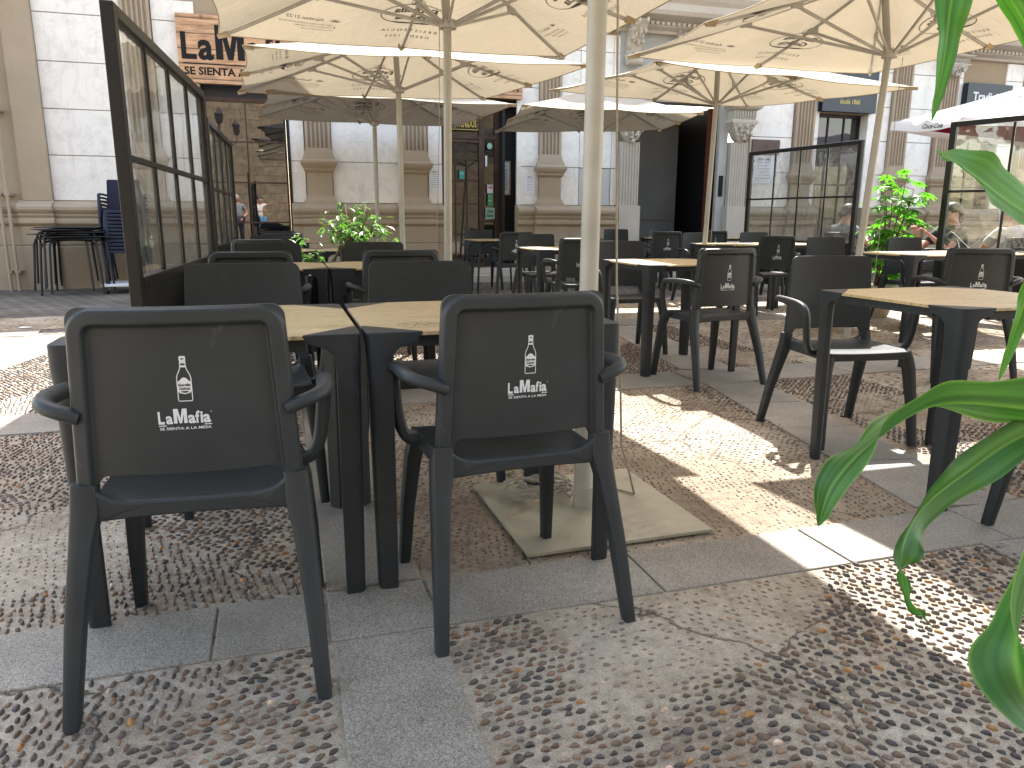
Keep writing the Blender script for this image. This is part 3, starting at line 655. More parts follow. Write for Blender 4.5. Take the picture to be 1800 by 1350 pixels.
centres = {(-1, 0): (-1.0, .8), (0, 0): (1.2, .95), (1, 0): (3.2, .7), (-1, 1): (-.9, 3.0), (0, 1): (1.35, 3.1), (1, 1): (3.4, 3.1), (-1, 2): (-.9, 5.5), (0, 2): (1.5, 5.5), (1, 2): (3.7, 5.5)}
def orient(x, y):
    c = cell(x, y); cx, cy = centres[c]; dx, dy = x - cx, y - cy; s = int((math.atan2(dy, dx) + PI / 4) // (PI / 2)) % 4
    if c == (0, 0):
        # diagonal field with a radiating fold
        q = (x - .36) * .8 + (1.74 - y) * 1.0
        return R(8) if q < .62 else (R(-52) if x > .95 else R(5))
    return [R(0), R(90), R(0), R(90)][s] + R(12) * ((c[0] * 7 + c[1] * 3 + s) % 3 - 1)
V, F_, Cc = [], [], []
cols = [(.030, .030, .034), (.045, .042, .042), (.085, .062, .045), (.12, .085, .058), (.06, .055, .05), (.14, .10, .065), (.24, .13, .045), (.20, .17, .14), (.34, .29, .24), (.055, .05, .055), (.11, .09, .08)]
wts = [5, 7, 11, 10, 9, 6, 1.8, 3.5, 1.0, 6, 9]
def ring_tpl(n1, levels):
    out = []
    for r, h in levels: out.append([(r * math.cos(2 * PI * k / n1), r * math.sin(2 * PI * k / n1), h) for k in range(n1)])
    return out
TPL = ring_tpl(9, [(1.0, -.25), (.93, .45), (.62, .88)]); TPL2 = ring_tpl(6, [(1.0, -.1), (.75, .7)])
for ci, (cx, cy) in centres.items():
    pass
seen = 0
for sx_ in range(-240, 370):
    pass
step_r, step_c = .0240, .0292
def scatter(x0, x1, y0, y1, key):
    th = orient((x0 + x1) / 2, (y0 + y1) / 2)
# tile the area in 0.30 m sub-blocks that follow the local orientation, rows cross block borders only through jitter
occ = {}
def tryput(x, y, th, scale=1.0):
    global seen
    if instrip(x, y): return
    k = (int(x // .02), int(y // .02))
    for i in (-1, 0, 1):
        for j in (-1, 0, 1):
            for (px, py) in occ.get((k[0] + i, k[1] + j), ()):
                if (px - x) ** 2 + (py - y) ** 2 < .0170 ** 2: return
    occ.setdefault(k, []).append((x, y))
    nz = noise.noise((x * 1.15 + 3.1, y * 1.15, .3)); nz2 = noise.noise((x * 3.1, y * 3.1, 4.2))
    sunk = smooth(.18, .26, nz + .12 * nz2)          # worn zones: stones mostly covered by mortar
    if .3 < x < 2.35 and 1.95 < y < 4.2: sunk = max(sunk, .72)  # flush stones, also lightened over this cell so its sunlit patch reads solid
    if rnd.random() < sunk * .28 + .03: return
    a = rnd.uniform(.0082, .0130) * (1 - .25 * sunk); b = a * rnd.uniform(.36, .62)
    if rnd.random() < .10: a *= 1.25; b = a * rnd.uniform(.4, .8)
    h = rnd.uniform(.0055, .0110) * (1 - .6 * sunk)
    if y > 4.2: h *= 1.1
    th = th + rnd.gauss(0, .20); c, s = math.cos(th), math.sin(th); tl = rnd.uniform(-.25, .25)
    col = rnd.choices(cols, wts)[0]; kk = rnd.uniform(.8, 1.4); col = tuple(q * kk * (1 - .45 * sunk) + t_ * .45 * sunk for q, t_ in zip(col, (.24, .19, .135))); col = (col[0] * 1.12 + .006, col[1] * 1.0 + .004, col[2] * .9 + .002)
    T = TPL if y < 2.6 else TPL2; base = len(V); n1 = len(T[0]); ph = rnd.uniform(0, 1)
    for ri, rg in enumerate(T):
        for i, (u, v, hh) in enumerate(rg):
            wv = 1 + .13 * math.sin(2 * i + ph * 6) ; X, Y = u * a * wv, v * b * wv
            V.append((x + X * c - Y * s, y + X * s + Y * c, .0035 + h * hh + tl * X * .25)); Cc.append(col)
    V.append((x, y, .0035 + h)); Cc.append(col)
    for r in range(len(T) - 1):
        for i in range(n1):
            j = (i + 1) % n1; F_.append((base + r * n1 + i, base + r * n1 + j, base + (r + 1) * n1 + j, base + (r + 1) * n1 + i))
    r = len(T) - 1
    for i in range(n1): F_.append((base + r * n1 + i, base + r * n1 + (i + 1) % n1, len(V) - 1))
angs = {}
# rows per orientation: sweep each distinct angle over the whole area, keep points whose sector has that angle
for th in sorted({round(orient(x * .05, y * .05), 4) for x in range(-50, 71) for y in range(8, 130)}):
    c, s = math.cos(th), math.sin(th); rr = 0
    for iv in range(-320, 320):
        for iu in range(-260, 260):
            u = iu * step_c + (iv % 2) * step_c * .5 + rnd.gauss(0, .0035); v = iv * step_r + rnd.gauss(0, .0028) + .006 * noise.noise((iu * .07, iv * .07, th))
            x, y = u * c - v * s + .5, u * s + v * c + 3
            if not (-2.35 < x < 3.6 and .62 < y < 6.6): continue
            # outside the picture wedge there is nothing to see
            if x > .95 * y + .9 or x < -.40 * y - .55: continue
            if abs(round(orient(x, y), 4) - th) > 1e-3: continue
            tryput(x, y, th)
pm = MB(); pm.v = V; pm.f = F_; pm.c = Cc
pb = pm.build("pebbles", 'pebble', smooth=2); pb['kind'] = 'stuff'; pb['label'] = "dark river pebbles set on edge in the mortar paving"
print("pebbles", len(V), len(F_))
# ------------------------------------------------------------------ restaurant building
def steps(x0, x1, prof, m, y=D):
    """horizontal moulding extruded along X; prof = (projection, z)"""
    pl = [(y - p, z) for p, z in prof] + [(y + .05, prof[-1][1]), (y + .05, prof[0][1])]
    m.prism(pl, x0, x1, 'x'); return m
PL = [(.10, 0), (.10, .60), (.088, .61), (.088, .62), (.10, .63), (.10, .885), (.125, .90), (.150, .925), (.150, .965), (.128, .985), (.128, 1.0), (.150, 1.03), (.150, 1.055), (.172, 1.08), (.190, 1.11), (.190, 1.15), (.172, 1.175), (.10, 1.205), (.03, 1.235)]
def plinth(spans, par, mat='cream', zone=()):
    for x0, x1 in spans:
        m = MB(); steps(x0, x1, PL, m); m.build("plinth", mat, par, bev=.006)
    for x0, x1 in zone:
        m = MB(); steps(x0, x1, [(p + .05, z + (.004 if z > 0 else 0)) for p, z in PL], m); m.build("plinth_block", mat, par, bev=.006)
def blocks(spans, par, z0=1.24, z1=4.0, mat='marble', name="marble_cladding", joints=True):
    c = .62
    for x0, x1 in spans:
        m = MB(); m.box(x0 + .008, x1 - .008, D + .045, D + .06, z0, z1); z = z0
        while z < z1 - .05:
            zt = min(z1, z0 + (math.floor((z - z0) / c + 1e-6) + 1) * c)
            m.box(x0 + .004, x1 - .004, D, D + .05, z + .005, zt - .005)
            z = zt
        m.build(name, mat, par, bev=.004, seg=1)
def wall(spans, par, mat='cream2', z0=0, z1=4.4, y0=.03, th=.4, name="wall"):
    for x0, x1 in spans: MB().box(x0, x1, D + y0, D + th, z0, z1).build(name, mat, par)
def pilaster(xc, par, zt=4.15, mat='cream', hw=.19, zf=2.06, zm=1.86):
    """flared foot, moulding at zm, fluted shaft above zf"""
    m = MB()
    pr = [(hw * 1.30, .095, 1.235), (hw * 1.26, .09, 1.27), (hw * 1.05, .07, 1.33), (hw, .065, 1.36), (hw, .065, zm - .17), (hw * 1.12, .08, zm - .155), (hw * 1.2, .10, zm - .13), (hw * 1.2, .10, zm - .11), (hw * 1.34, .125, zm - .07), (hw * 1.44, .14, zm - .03), (hw * 1.44, .14, zm),
          (hw * 1.32, .12, zm + .015), (hw * 1.3, .10, zm + .03), (hw * 1.1, .085, zm + .11), (hw * 1.0, .07, zm + .19), (hw * .98, .065, zf - .03), (hw * .98, .065, zf)]
    m.rings([[(xc - w_, D + .02, z), (xc + w_, D + .02, z), (xc + w_, D - p, z), (xc - w_, D - p, z)][::-1] for w_, p, z in pr])
    # fluted shaft
    w_ = hw * .98; nfl = 5; pts = [(xc - w_, D + .02), (xc - w_, D - .065)]; gw = 2 * w_ / (nfl + .9)
    for k in range(nfl):
        cx = xc - w_ + gw * (.95 + k); r = gw * .33
        pts += [(cx - r, D - .065), (cx - r, D - .05)] + [(cx - r * math.cos(PI * q / 6), D - .05 + r * .8 * math.sin(PI * q / 6)) for q in range(1, 6)] + [(cx + r, D - .05), (cx + r, D - .065)]
    pts += [(xc + w_, D - .065), (xc + w_, D + .02)]
    m.prism(pts, zf, zt, 'z')
    return m.build("pilaster", mat, par)
rb = thing("restaurant_building", "pale marble building with fluted tan pilasters and the wooden restaurant sign", "building", (0, 0, 0))
wall([(-5.5, -.95), (.24, 2.58), (3.92, 5.98)], rb)
wall([(-.95, .24)], rb, z1=.3); wall([(-.95, .24), (2.58, 3.92)], rb, z0=2.92, z1=4.4)
blocks([(-3.0, -1.91), (-1.52, -.95), (.24, .47), (.87, 1.94), (2.37, 2.60), (3.92, 4.24), (4.62, 4.965), (5.555, 5.67)], rb)
blocks([(4.965, 5.555)], rb, z0=1.86); 
MB().box(4.975, 5.545, D + .012, D + .05, 1.245, 1.85).build("meter_cupboard_door", 'metalbox', rb, bev=.003)
MB().lathe([(.012, 0), (.012, .012), (.004, .014)], n=10).xf(Matrix.Translation((5.06, D + .012, 1.56)) @ Matrix.Rotation(R(90), 4, 'X')).build("door_lock", 'blk', rb)
plinth([(-5.5, -.95), (.24, 2.60), (3.84, 5.64)], rb, zone=[(-3.42, -2.98), (-2.0, -1.42), (.39, .96), (1.85, 2.46), (4.14, 4.73)])
for xc in (-1.715, .67, 2.155, 4.43): pilaster(xc, rb)
MB().box(-3.36, -3.0, D - .10, D + .02, 1.235, 4.6).build("corner_pilaster", 'cream', rb, bev=.006)
MB().box(-5.5, -3.36, D - .02, D + .03, 1.235, 4.6).build("rendered_wall", 'cream', rb)
pm_ = MB()
for x in (-3.50, -3.60):
    pm_.tube([(x, D - .24, 0), (x, D - .24, 4.6)], .022, 10)
    for z in (.25, 1.3, 2.4): pm_.box(x - .035, x + .035, D - .26, D - .02, z, z + .03)
pm_.build("drain_pipes", 'cream', rb, smooth=True)
# upper storeys (seen only in reflections, throws the building's shadow)
MB().box(-9, 2.5, D + .06, D + 8, 4.4, 8.0).build("upper_storey", 'marble', rb)
MB().box(-9, 2.5, D - .12, D + .06, 4.4, 4.6).build("string_course", 'cream', rb, bev=.01)
# window opening with reflective glass
def bars(m, x0, x1, z0, z1, nx, nz, y, t=.012, fr=.035):
    m.box(x0, x0 + fr, y - .02, y + .02, z0, z1); m.box(x1 - fr, x1, y - .02, y + .02, z0, z1); m.box(x0 + fr, x1 - fr, y - .02, y + .02, z0, z0 + fr); m.box(x0 + fr, x1 - fr, y - .02, y + .02, z1 - fr, z1)
    for i in range(1, nx): x = x0 + (x1 - x0) * i / nx; m.box(x - t, x + t, y - .015, y + .015, z0 + fr, z1 - fr)
    for i in range(1, nz): z = z0 + (z1 - z0) * i / nz; m.box(x0 + fr, x1 - fr, y - .012, y + .012, z - t, z + t)
wn = MB(); bars(wn, -.93, .215, .35, 2.72, 2, 4, D + .16, .011, .03); wo = wn.build("window", 'brown', rb)
MB().box(-.93, .215, D + .165, D + .172, .35, 2.72).build("glass", 'winglass', wo)
MB().box(-.95, .24, D + .13, D + .19, 2.715, 2.745).build("transom_rail", 'brown', wo); MB().box(-.95, .24, D + .18, D + .2, 2.745, 2.93).build("transom_glass", 'navy', wo)
MB().box(.218, .262, D - .01, D + .2, .3, 2.92).build("window_jamb", 'black', rb)
MB().box(-.95, .24, D - .04, D + .16, .30, .35).build("window_sill", 'cream', rb, bev=.008)
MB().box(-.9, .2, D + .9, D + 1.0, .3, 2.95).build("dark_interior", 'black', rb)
# door
dr = MB()
X0_, X1_, YD = 2.62, 3.62, D + .30
dr.box(X0_, X0_ + .07, YD - .04, YD + .04, .18, 2.92); dr.box(3.28, 3.37, YD - .05, YD + .05, .18, 2.92); dr.box(3.555, 3.625, YD - .05, YD + .05, .18, 2.92)
dr.box(X0_ + .07, 3.555, YD - .045, YD + .045, 2.29, 2.36); dr.box(X0_ + .07, 3.28, YD - .035, YD + .035, 2.235, 2.285); dr.box(X0_ + .07, 3.28, YD - .04, YD + .04, .18, .36)
for z in (.95, 1.55): dr.box(3.37, 3.555, YD - .02, YD + .02, z, z + .03)
dd = dr.build("door", 'brown', rb, bev=.004)
db = MB()
for x in (2.88, 3.08): db.box(x - .01, x + .01, YD - .012, YD + .012, .36, 2.235)
for z in (.75, 1.25, 1.62): db.box(X0_ + .07, 3.28, YD - .010, YD + .010, z - .01, z + .01)
db.build("glazing_bars", 'brown', dd)
MB().box(X0_ + .07, 3.555, YD + .0, YD + .006, .2, 2.9).build("door_glass", 'darkglass', dd)
MB().box(3.625, 3.93, D + .26, D + .30, .1, 2.92).build("side_panel", 'black', rb); MB().box(3.86, 3.925, D, D + .05, 1.24, 2.92).build("marble_edge", 'marble', rb)
MB().box(3.62, 3.66, D + .02, D + .26, .1, 2.92).build("dark_reveal", 'black', rb)
ds = MB(); ds.box(2.45, 4.1, D - .55, D - .02, 0, .12); ds.build("doorstep", 'oldmarble', rb, bev=.01); MB().box(2.55, 3.95, D - .25, D + .3, .1205, .20).build("upper_doorstep", 'oldmarble', rb, bev=.01)
# carved stone portal
def fluted(xc, par, z0, z1, hw=.17, mat='oldmarble', base=True):
    m = MB(); w_ = hw; nfl = 6; pts = [(xc - w_, D + .02), (xc - w_, D - .12)]; gw = 2 * w_ / (nfl + .4)
    for k in range(nfl):
        cx = xc - w_ + gw * (.7 + k); r = gw * .34
        pts += [(cx - r, D - .12)] + [(cx - r * math.cos(PI * q / 5), D - .12 + r * .9 * math.sin(PI * q / 5)) for q in range(1, 5)] + [(cx + r, D - .12)]
    pts += [(xc + w_, D - .12), (xc + w_, D + .02)]; m.prism(pts, z0, z1, 'z')
    if base: m.box(xc - w_ - .03, xc + w_ + .03, D - .16, D + .02, 0, z0)
    return m.build("fluted_column", mat, par)
def scroll(m, c, r0, turns=1.6, th=.03, w_=.12, s=1, k=22):
    pts = [];
    for i in range(k): a = turns * 2 * PI * i / (k - 1); r = r0 * (1 - .8 * i / (k - 1)); pts.append((c[0], c[1] - r * math.cos(a), c[2] + s * r * math.sin(a)))
    m.tube(pts, [(w_ / 2 * (1 - .3 * i / k), th * (1 - .4 * i / k)) for i in range(k)], 8, up=(1, 0, 0) if False else None, power=3)
def leafbump(m, c, n, wd, ht, dep, seed):
    r = random.Random(seed)
    for i in range(n):
        x = c[0] + r.uniform(-wd, wd) / 2; z = c[2] + r.uniform(-ht, ht) / 2; s = r.uniform(.012, .028)
        m.ball((x, c[1] - r.uniform(0, dep), z), (s, s * 1.3, s * r.uniform(1, 1.9)), 7, 5)
def capital(xc, par, z0, z1, wd, seed):
    m = MB(); h = z1 - z0
    m.rings([[(xc - w_, D, z), (xc + w_, D, z), (xc + w_, D - p, z), (xc - w_, D - p, z)][::-1] for w_, p, z in
        [(wd * .08, .13, z0), (wd * .22, .17, z0 + h * .08), (wd * .38, .20, z0 + h * .28), (wd * .46, .24, z0 + h * .42), (wd * .52, .26, z0 + h * .46), (wd * .52, .26, z0 + h * .50), (wd * .44, .22, z0 + h * .54), (wd * .44, .22, z0 + h * .74), (wd * .55, .28, z0 + h * .78), (wd * .62, .31, z0 + h * .84), (wd * .62, .31, z0 + h * .88), (wd * .42, .24, z0 + h * .9), (wd * .4, .22, z1)]])
    for k in range(9): x = xc - wd * .42 + wd * .84 * k / 8; m.tube([(x, D - .225, z0 + h * .545), (x, D - .25, z0 + h * .64), (x, D - .24, z0 + h * .74)], .013, 6)
    leafbump(m, (xc, D - .20, z0 + h * .30), 26, wd * .7, h * .28, .05, seed); leafbump(m, (xc, D - .17, z0 + h * .10), 9, wd * .25, h * .16, .04, seed + 1)
    for s in (-1, 1):
        mm = MB(); scroll(mm, (xc + s * wd * .45, D - .24, z0 + h * .94), .05, 1.4, .014, .05); m.join(mm)
    m.build("carved_capital", 'oldmarble', par, smooth=True)
def console(xc, par, z0, z1, seed, wd=.22):
    m = MB(); k = 14; rs = []
    for i in range(k): t = i / (k - 1); p = .10 + .34 * t ** 1.6; rs.append([(xc - wd / 2, D, z0 + (z1 - z0) * t), (xc + wd / 2, D, z0 + (z1 - z0) * t), (xc + wd / 2, D - p, z0 + (z1 - z0) * t), (xc - wd / 2, D - p, z0 + (z1 - z0) * t)][::-1])
    m.rings(rs); r = random.Random(seed)
    for i in range(46):
        t = r.random(); z = z0 + (z1 - z0) * t; p = .10 + .34 * t ** 1.6; s = r.uniform(.018, .034)
        if r.random() < .6: m.ball((xc + r.uniform(-.5, .5) * wd, D - p, z), (s, s, s * 1.6), 7, 5)
        else: m.ball((xc - wd / 2, D - p * r.uniform(.4, 1), z), (s, s * 1.2, s * 1.5), 7, 5)
    mm = MB(); mm.tube([(xc - wd / 2 - .02, D - .14, z0 - .02), (xc + wd / 2 + .02, D - .14, z0 - .02)], [.085, .085], 16); m.join(mm)
    for s in (-1, 1): mm = MB(); mm.tube([(xc + s * (wd / 2 + .02), D - .14, z0 - .02), (xc + s * (wd / 2 + .05), D - .14, z0 - .02)], [.05, .02], 12); m.join(mm)
    m.build("carved_bracket", 'oldmarble', par, smooth=True)
pt = thing("entrance_portal", "weathered stone portal with fluted columns, carved capitals and a dark recess", "doorway")
fluted(5.86, pt, 1.24, 2.30); fluted(7.99, pt, 1.24, 2.36)
capital(5.86, pt, 2.28, 3.0, .46, 3); capital(7.99, pt, 2.36, 3.06, .50, 5)
MB().box(5.66, 6.06, D - .02, D + .05, 2.9, 4.2).build("stone_pier", 'greywall', pt); MB().box(7.6, 8.28, D - .02, D + .05, 3.0, 4.2).build("stone_pier", 'greywall', pt)
MB().box(5.66, 8.28, D + .05, D + .4, 3.0, 4.3).build("lintel_wall", 'greywall', pt)  # shade under the balcony is put into this wall's grey
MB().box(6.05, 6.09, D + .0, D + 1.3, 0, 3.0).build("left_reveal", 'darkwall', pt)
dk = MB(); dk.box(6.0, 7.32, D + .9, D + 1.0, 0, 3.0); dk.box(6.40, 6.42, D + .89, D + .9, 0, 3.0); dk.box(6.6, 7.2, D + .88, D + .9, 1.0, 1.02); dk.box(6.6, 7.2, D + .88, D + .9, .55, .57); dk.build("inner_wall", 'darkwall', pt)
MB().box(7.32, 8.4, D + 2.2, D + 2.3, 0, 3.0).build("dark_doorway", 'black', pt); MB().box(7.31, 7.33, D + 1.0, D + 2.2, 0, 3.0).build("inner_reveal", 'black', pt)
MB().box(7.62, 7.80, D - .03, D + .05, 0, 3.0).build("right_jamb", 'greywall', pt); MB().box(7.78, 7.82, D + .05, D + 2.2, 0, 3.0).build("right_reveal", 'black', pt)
cm = MB(); cp_ = [(7.50 + .13 * k / 16, D + .20 + .018 * math.sin(k * 1.9)) for k in range(17)]; cm.prism(cp_ + [(x, y + .01) for x, y in cp_[::-1]], .05, 2.95, 'z'); cm.build("hanging_curtain", 'curtain', pt, smooth=True)
MB().box(7.66, 7.74, D - .05, D - .03, 1.42, 1.78).build("intercom", 'ink', pt, bev=.004)
MB().box(6.0, 7.9, D - .25, D + .9, 0, .12).build("portal_step", 'oldmarble', pt, bev=.01)
console(5.86, pt, 3.62, 4.18, 11); console(7.99, pt, 3.62, 4.18, 12)
lf = MB(); scroll(lf, (6.9, D - .15, 4.08), .09, 1.3, .03, .10); leafbump(lf, (6.9, D - .08, 4.05), 26, .42, .2, .06, 9); lf.build("carved_ornament", 'oldmarble', pt, smooth=True)
# ------------------------------------------------------------------ right-hand building
nb = thing("neighbouring_building", "marble building with fluted pilasters and the navy signboards, right of the portal", "building")
wall([(8.2, 9.70), (10.82, 12.98), (14.05, 20)], nb, 'cream2'); wall([(9.70, 10.82), (12.98, 14.05)], nb, z0=2.95)
blocks([(8.28, 9.16), (9.62, 9.72), (10.82, 11.30), (11.72, 12.36), (12.88, 12.98), (14.05, 14.5), (15, 16), (16.5, 19)], nb, z1=4.05)
MB().box(10.80, 10.95, D - .02, D + .35, 1.24, 2.95).build("window_reveal", 'marble', nb)
plinth([(8.2, 9.70), (10.84, 20)], nb, zone=[(9.06, 9.70), (11.2, 11.82), (12.3, 12.95)])
for xc in (9.385, 11.51, 12.62, 14.78): pilaster(xc, nb, zt=4.02, zm=1.82, hw=.205, zf=2.04)
for xc in (12.62,): capital(xc, nb, 3.72, 4.12, .44, 21)
for xc in (11.51, 14.78): 
    MB().box(xc - .25, xc + .25, D - .13, D, 4.0, 4.1).build("pilaster_cap", 'oldmarble', nb, bev=.01)
wn = MB(); bars(wn, 9.72, 10.80, .4, 2.94, 3, 4, D + .2, .014, .045); wo = wn.build("window", 'blk', nb); MB().box(9.72, 10.8, D + .205, D + .212, .4, 2.94).build("glass", 'darkglass', wo)
wn = MB(); bars(wn, 13.0, 14.03, .4, 2.94, 2, 4, D + .2, .014, .045); wo = wn.build("window", 'blk', nb); MB().box(13.0, 14.03, D + .205, D + .212, .4, 2.94).build("glass", 'darkglass', wo)
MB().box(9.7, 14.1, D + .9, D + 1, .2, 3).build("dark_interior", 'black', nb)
CP = [(.06, 4.06), (.08, 4.10), (.20, 4.14), (.20, 4.22), (.42, 4.27), (.46, 4.33), (.46, 4.44), (.52, 4.50), (.56, 4.56), (.56, 4.62), (0, 4.64)]
m = MB(); steps(5.2, 20, CP, m); m.build("cornice", 'oldmarble', nb, bev=.006)
m = MB(); m.box(5.3, 20, D - .195, D - .185, 4.16, 4.20)
for k in range(150): m.box(5.3 + k * .098, 5.35 + k * .098, D - .25, D - .19, 4.155, 4.205)
m.build("cornice_dentils", 'oldmarble', nb)
MB().box(2.5, 20, D + .06, D + 8, 4.64, 6.9).build("upper_storey", 'marble', nb)
# ------------------------------------------------------------------ signs and papers on the facade
def sign_text(F, x, z, y): return F.mb(lambda a, b: (x + a, y, z + b))
sg = thing("restaurant_sign", "long wooden plank sign with black restaurant lettering above the window", "sign", (1.36, D - .06, 3.36))
MB().box(-2.56, 2.56, -.03, .05, -.46, .46).build("board", 'sign', sg, bev=.004)
F = Flat(); 

for o_ in (-2.56, 1.06):
    for ch_, x0_, x1_, h_ in (("L", .05, .25, .37), ("a", .27, .48, .40), ("M", .51, .90, .47), ("a", .93, 1.14, .40), ("f", 1.17, 1.30, .38), ("i", 1.33, 1.40, .38), ("a", 1.43, 1.64 if o_ < 0 else 1.48, .40)): 
        if ch_ == "M": blockM(F, o_ + x0_, -.13, x1_ - x0_, h_ * .98)
        elif o_ < 0 or x1_ < 1.45: F.text(ch_, o_ + (x0_ + x1_) / 2, -.13, h_ * .92, x1_ - x0_, .03)
F.rect(-2.50, -.90, -.205, -.190); F.rect(1.1, 2.5, -.205, -.190); F.text("SE SIENTA A LA MESA", -1.76, -.345, .10, 1.46, .03); F.text("SE SIENTA A LA MESA", 1.80, -.345, .10, 1.40, .03)
F.mb(lambda a, b: (a, -.034, b)).build("lettering", 'ink', sg)
bz = thing("welcome_sign", "gold framed welcome lettering on the glass over the door", "sign", (3.0, D + .22, 2.53))
MB().box(-.27, .27, 0, .02, -.11, .11).build("panel", 'black', bz); F = Flat(); F.text("BIENVENIDOS", 0, -.055, .12, .46, .03); F.stroke([(-.255, -.095), (.255, -.095), (.255, .095), (-.255, .095)], .012, True)
F.mb(lambda a, b: (a, -.003, b)).build("lettering", 'gold', bz)
def paper(name, label, cat, x0, x1, z0, z1, y, lines, frame=None, head=None, mat='paper', headmat='ink'):
    o = thing(name, label, cat, ((x0 + x1) / 2, y, (z0 + z1) / 2)); W, Hh = (x1 - x0) / 2, (z1 - z0) / 2
    MB().box(-W, W, -.006, .0, -Hh, Hh).build("sheet", mat, o)
    F = Flat(); r = random.Random(label)
    for k in range(lines):
        z = Hh * .55 - k * Hh * 1.4 / max(1, lines); ww = W * r.uniform(.45, .8); F.rect(-ww * .9, ww * .9, z - Hh * .012, z + Hh * .022)
    F.mb(lambda a, b: (a, -.0075, b)).build("print", 'greyink', o)
    if head: G = Flat(); G.text(head[0], 0, Hh * .70, head[1], min(head[2], 1.7 * W), .01); G.mb(lambda a, b: (a, -.0075, b)).build("heading", headmat, o)
    if frame: f = MB(); t_ = .018; f.box(-W - t_, W + t_, -.02, .0, Hh, Hh + t_); f.box(-W - t_, W + t_, -.02, .0, -Hh - t_, -Hh); f.box(-W - t_, -W, -.02, .0, -Hh, Hh); f.box(W, W + t_, -.02, .0, -Hh, Hh); f.build("frame", frame, o)
    return o
paper("notice", "white notice with blue tint taped left of the restaurant door", "notice", 2.385, 2.575, 1.45, 1.78, D - .002, 7, head=("LaMafia", .03, .10), headmat='gold')
paper("notice", "white allergen notice on the marble right of the door", "notice", 3.985, 4.185, 1.42, 1.73, D - .002, 5, head=("MENU", .02, .08))
paper("menu_board", "tall framed menu sheet on the black panel beside the door", "menu board", 3.67, 3.80, 1.42, 1.94, D + .24, 16, frame='cream', head=("MENU", .02, .06))
pb_ = paper("poster", "white instruction poster numbered 1 and 2 behind the screen", "poster", 8.33, 8.86, 1.66, 2.14, D - .01, 6, head=("JAFIOMA", .04, .30))
F = Flat(); F.text("1", -.22, .13, .05, .02, .02); F.text("2", -.22, -.02, .05, .03, .02); F.mb(lambda a, b: (a, -.008, b)).build("numbers", 'ink', pb_)
pq = thing("wall_plaque", "brown bronze plaque on the marble above the poster", "plaque", (8.60, D - .015, 2.30)); MB().box(-.29, .29, -.02, .01, -.13, .13).build("plate", 'plaque', pq, bev=.004)
F = Flat(); F.text("REAL", -.04, .0, .05, .12, .0); F.stroke([(.03, -.05), (.03, .06)], .012); F.mb(lambda a, b: (a, -.022, b)).build("raised_letters", 'brown', pq)
def sticker(label, x, z, w_, h, mat, txt=None, tmat='ink', rnd_=False):
    o = thing("sticker", label, "sticker", (x, D + .245, z)); 
    if rnd_: MB().prism(ellipse(0, 0, w_ / 2, h / 2, 20), -.002, .002, 'y').build("face", mat, o)
    else: MB().box(-w_ / 2, w_ / 2, -.002, .002, -h / 2, h / 2).build("face", mat, o)
    if txt:
        F = Flat()
        for k, (s, zz, hh, ww) in enumerate(txt): F.text(s, 0, zz, hh, ww, .02)
        F.mb(lambda a, b: (a, -.004, b)).build("lettering", tmat, o)
    return o
sticker("round pale sticker at the top of the door side light", 3.46, 2.19, .09, .10, 'mint', None, rnd_=True)
sticker("narrow white vertical sticker under the round one", 3.40, 1.95, .035, .17, 'paper')
sticker("teal shield sticker on the glass of the door", 2.98, 1.72, .09, .13, 'teal', [("TOP", .01, .025, .05)], 'paper')
sticker("white and red square sticker on the side light", 3.465, 1.50, .10, .14, 'paper', [("24h", .0, .05, .08)], 'redst')
sticker("green and white sticker below the red one", 3.465, 1.32, .08, .19, 'green', [("just", .04, .035, .05), ("eat", -.02, .035, .05)], 'paper')
sticker("mint delivery sticker with dark lettering, lowest on the side light", 3.465, 1.10, .16, .18, 'mint', [("Uber", .01, .055, .12), ("Eats", -.06, .055, .12)], 'ink')
def board(label, x0, x1, z0, z1, l1, l2):
    o = thing("signboard", label, "sign", ((x0 + x1) / 2, D - .10, (z0 + z1) / 2)); W, Hh = (x1 - x0) / 2, (z1 - z0) / 2
    MB().box(-W, W, -.03, .09, -Hh, Hh).build("board", 'navy', o, bev=.004)
    F = Flat(); F.text(l1, 0, Hh * .05, .15, W * 1.5, .03); F.mb(lambda a, b: (a, -.033, b)).build("white_lettering", 'white', o)
    F = Flat(); F.text(l2, 0, -Hh * .62, .085, W * .75, .015); F.mb(lambda a, b: (a, -.033, b)).build("gold_lettering", 'gold', o)
board("navy signboard with gold desde 1866 lettering over the barred window", 9.66, 10.86, 2.96, 3.72, "Tradicionalas", "desde 1866")
board("navy signboard at the far right, half hidden by the white parasol", 12.98, 14.1, 2.96, 3.62, "Tradición", "desde 1866")
# ------------------------------------------------------------------ the other side of the square (reflected in the glass)
ob = thing("opposite_building", "rough block stone building across the square, reflected in the window", "building")
MB().box(-9.5, 22, -14.4, -14, 0, 12).build("stone_wall", 'block', ob)
wl = MB(); wl.box(-30, -9.5, -14.2, -13.8, 0, 12); wl.build("pale_wall", 'cream', ob)
for x in (-12.5, -15.5, -19): 
    wn = MB(); bars(wn, x, x + 1.4, 3.2, 6.2, 2, 3, -13.78, .03, .08); wn.build("window", 'paper', ob); MB().box(x + .05, x + 1.35, -13.80, -13.79, 3.2, 6.2).build("window_pane", 'winglass', ob)
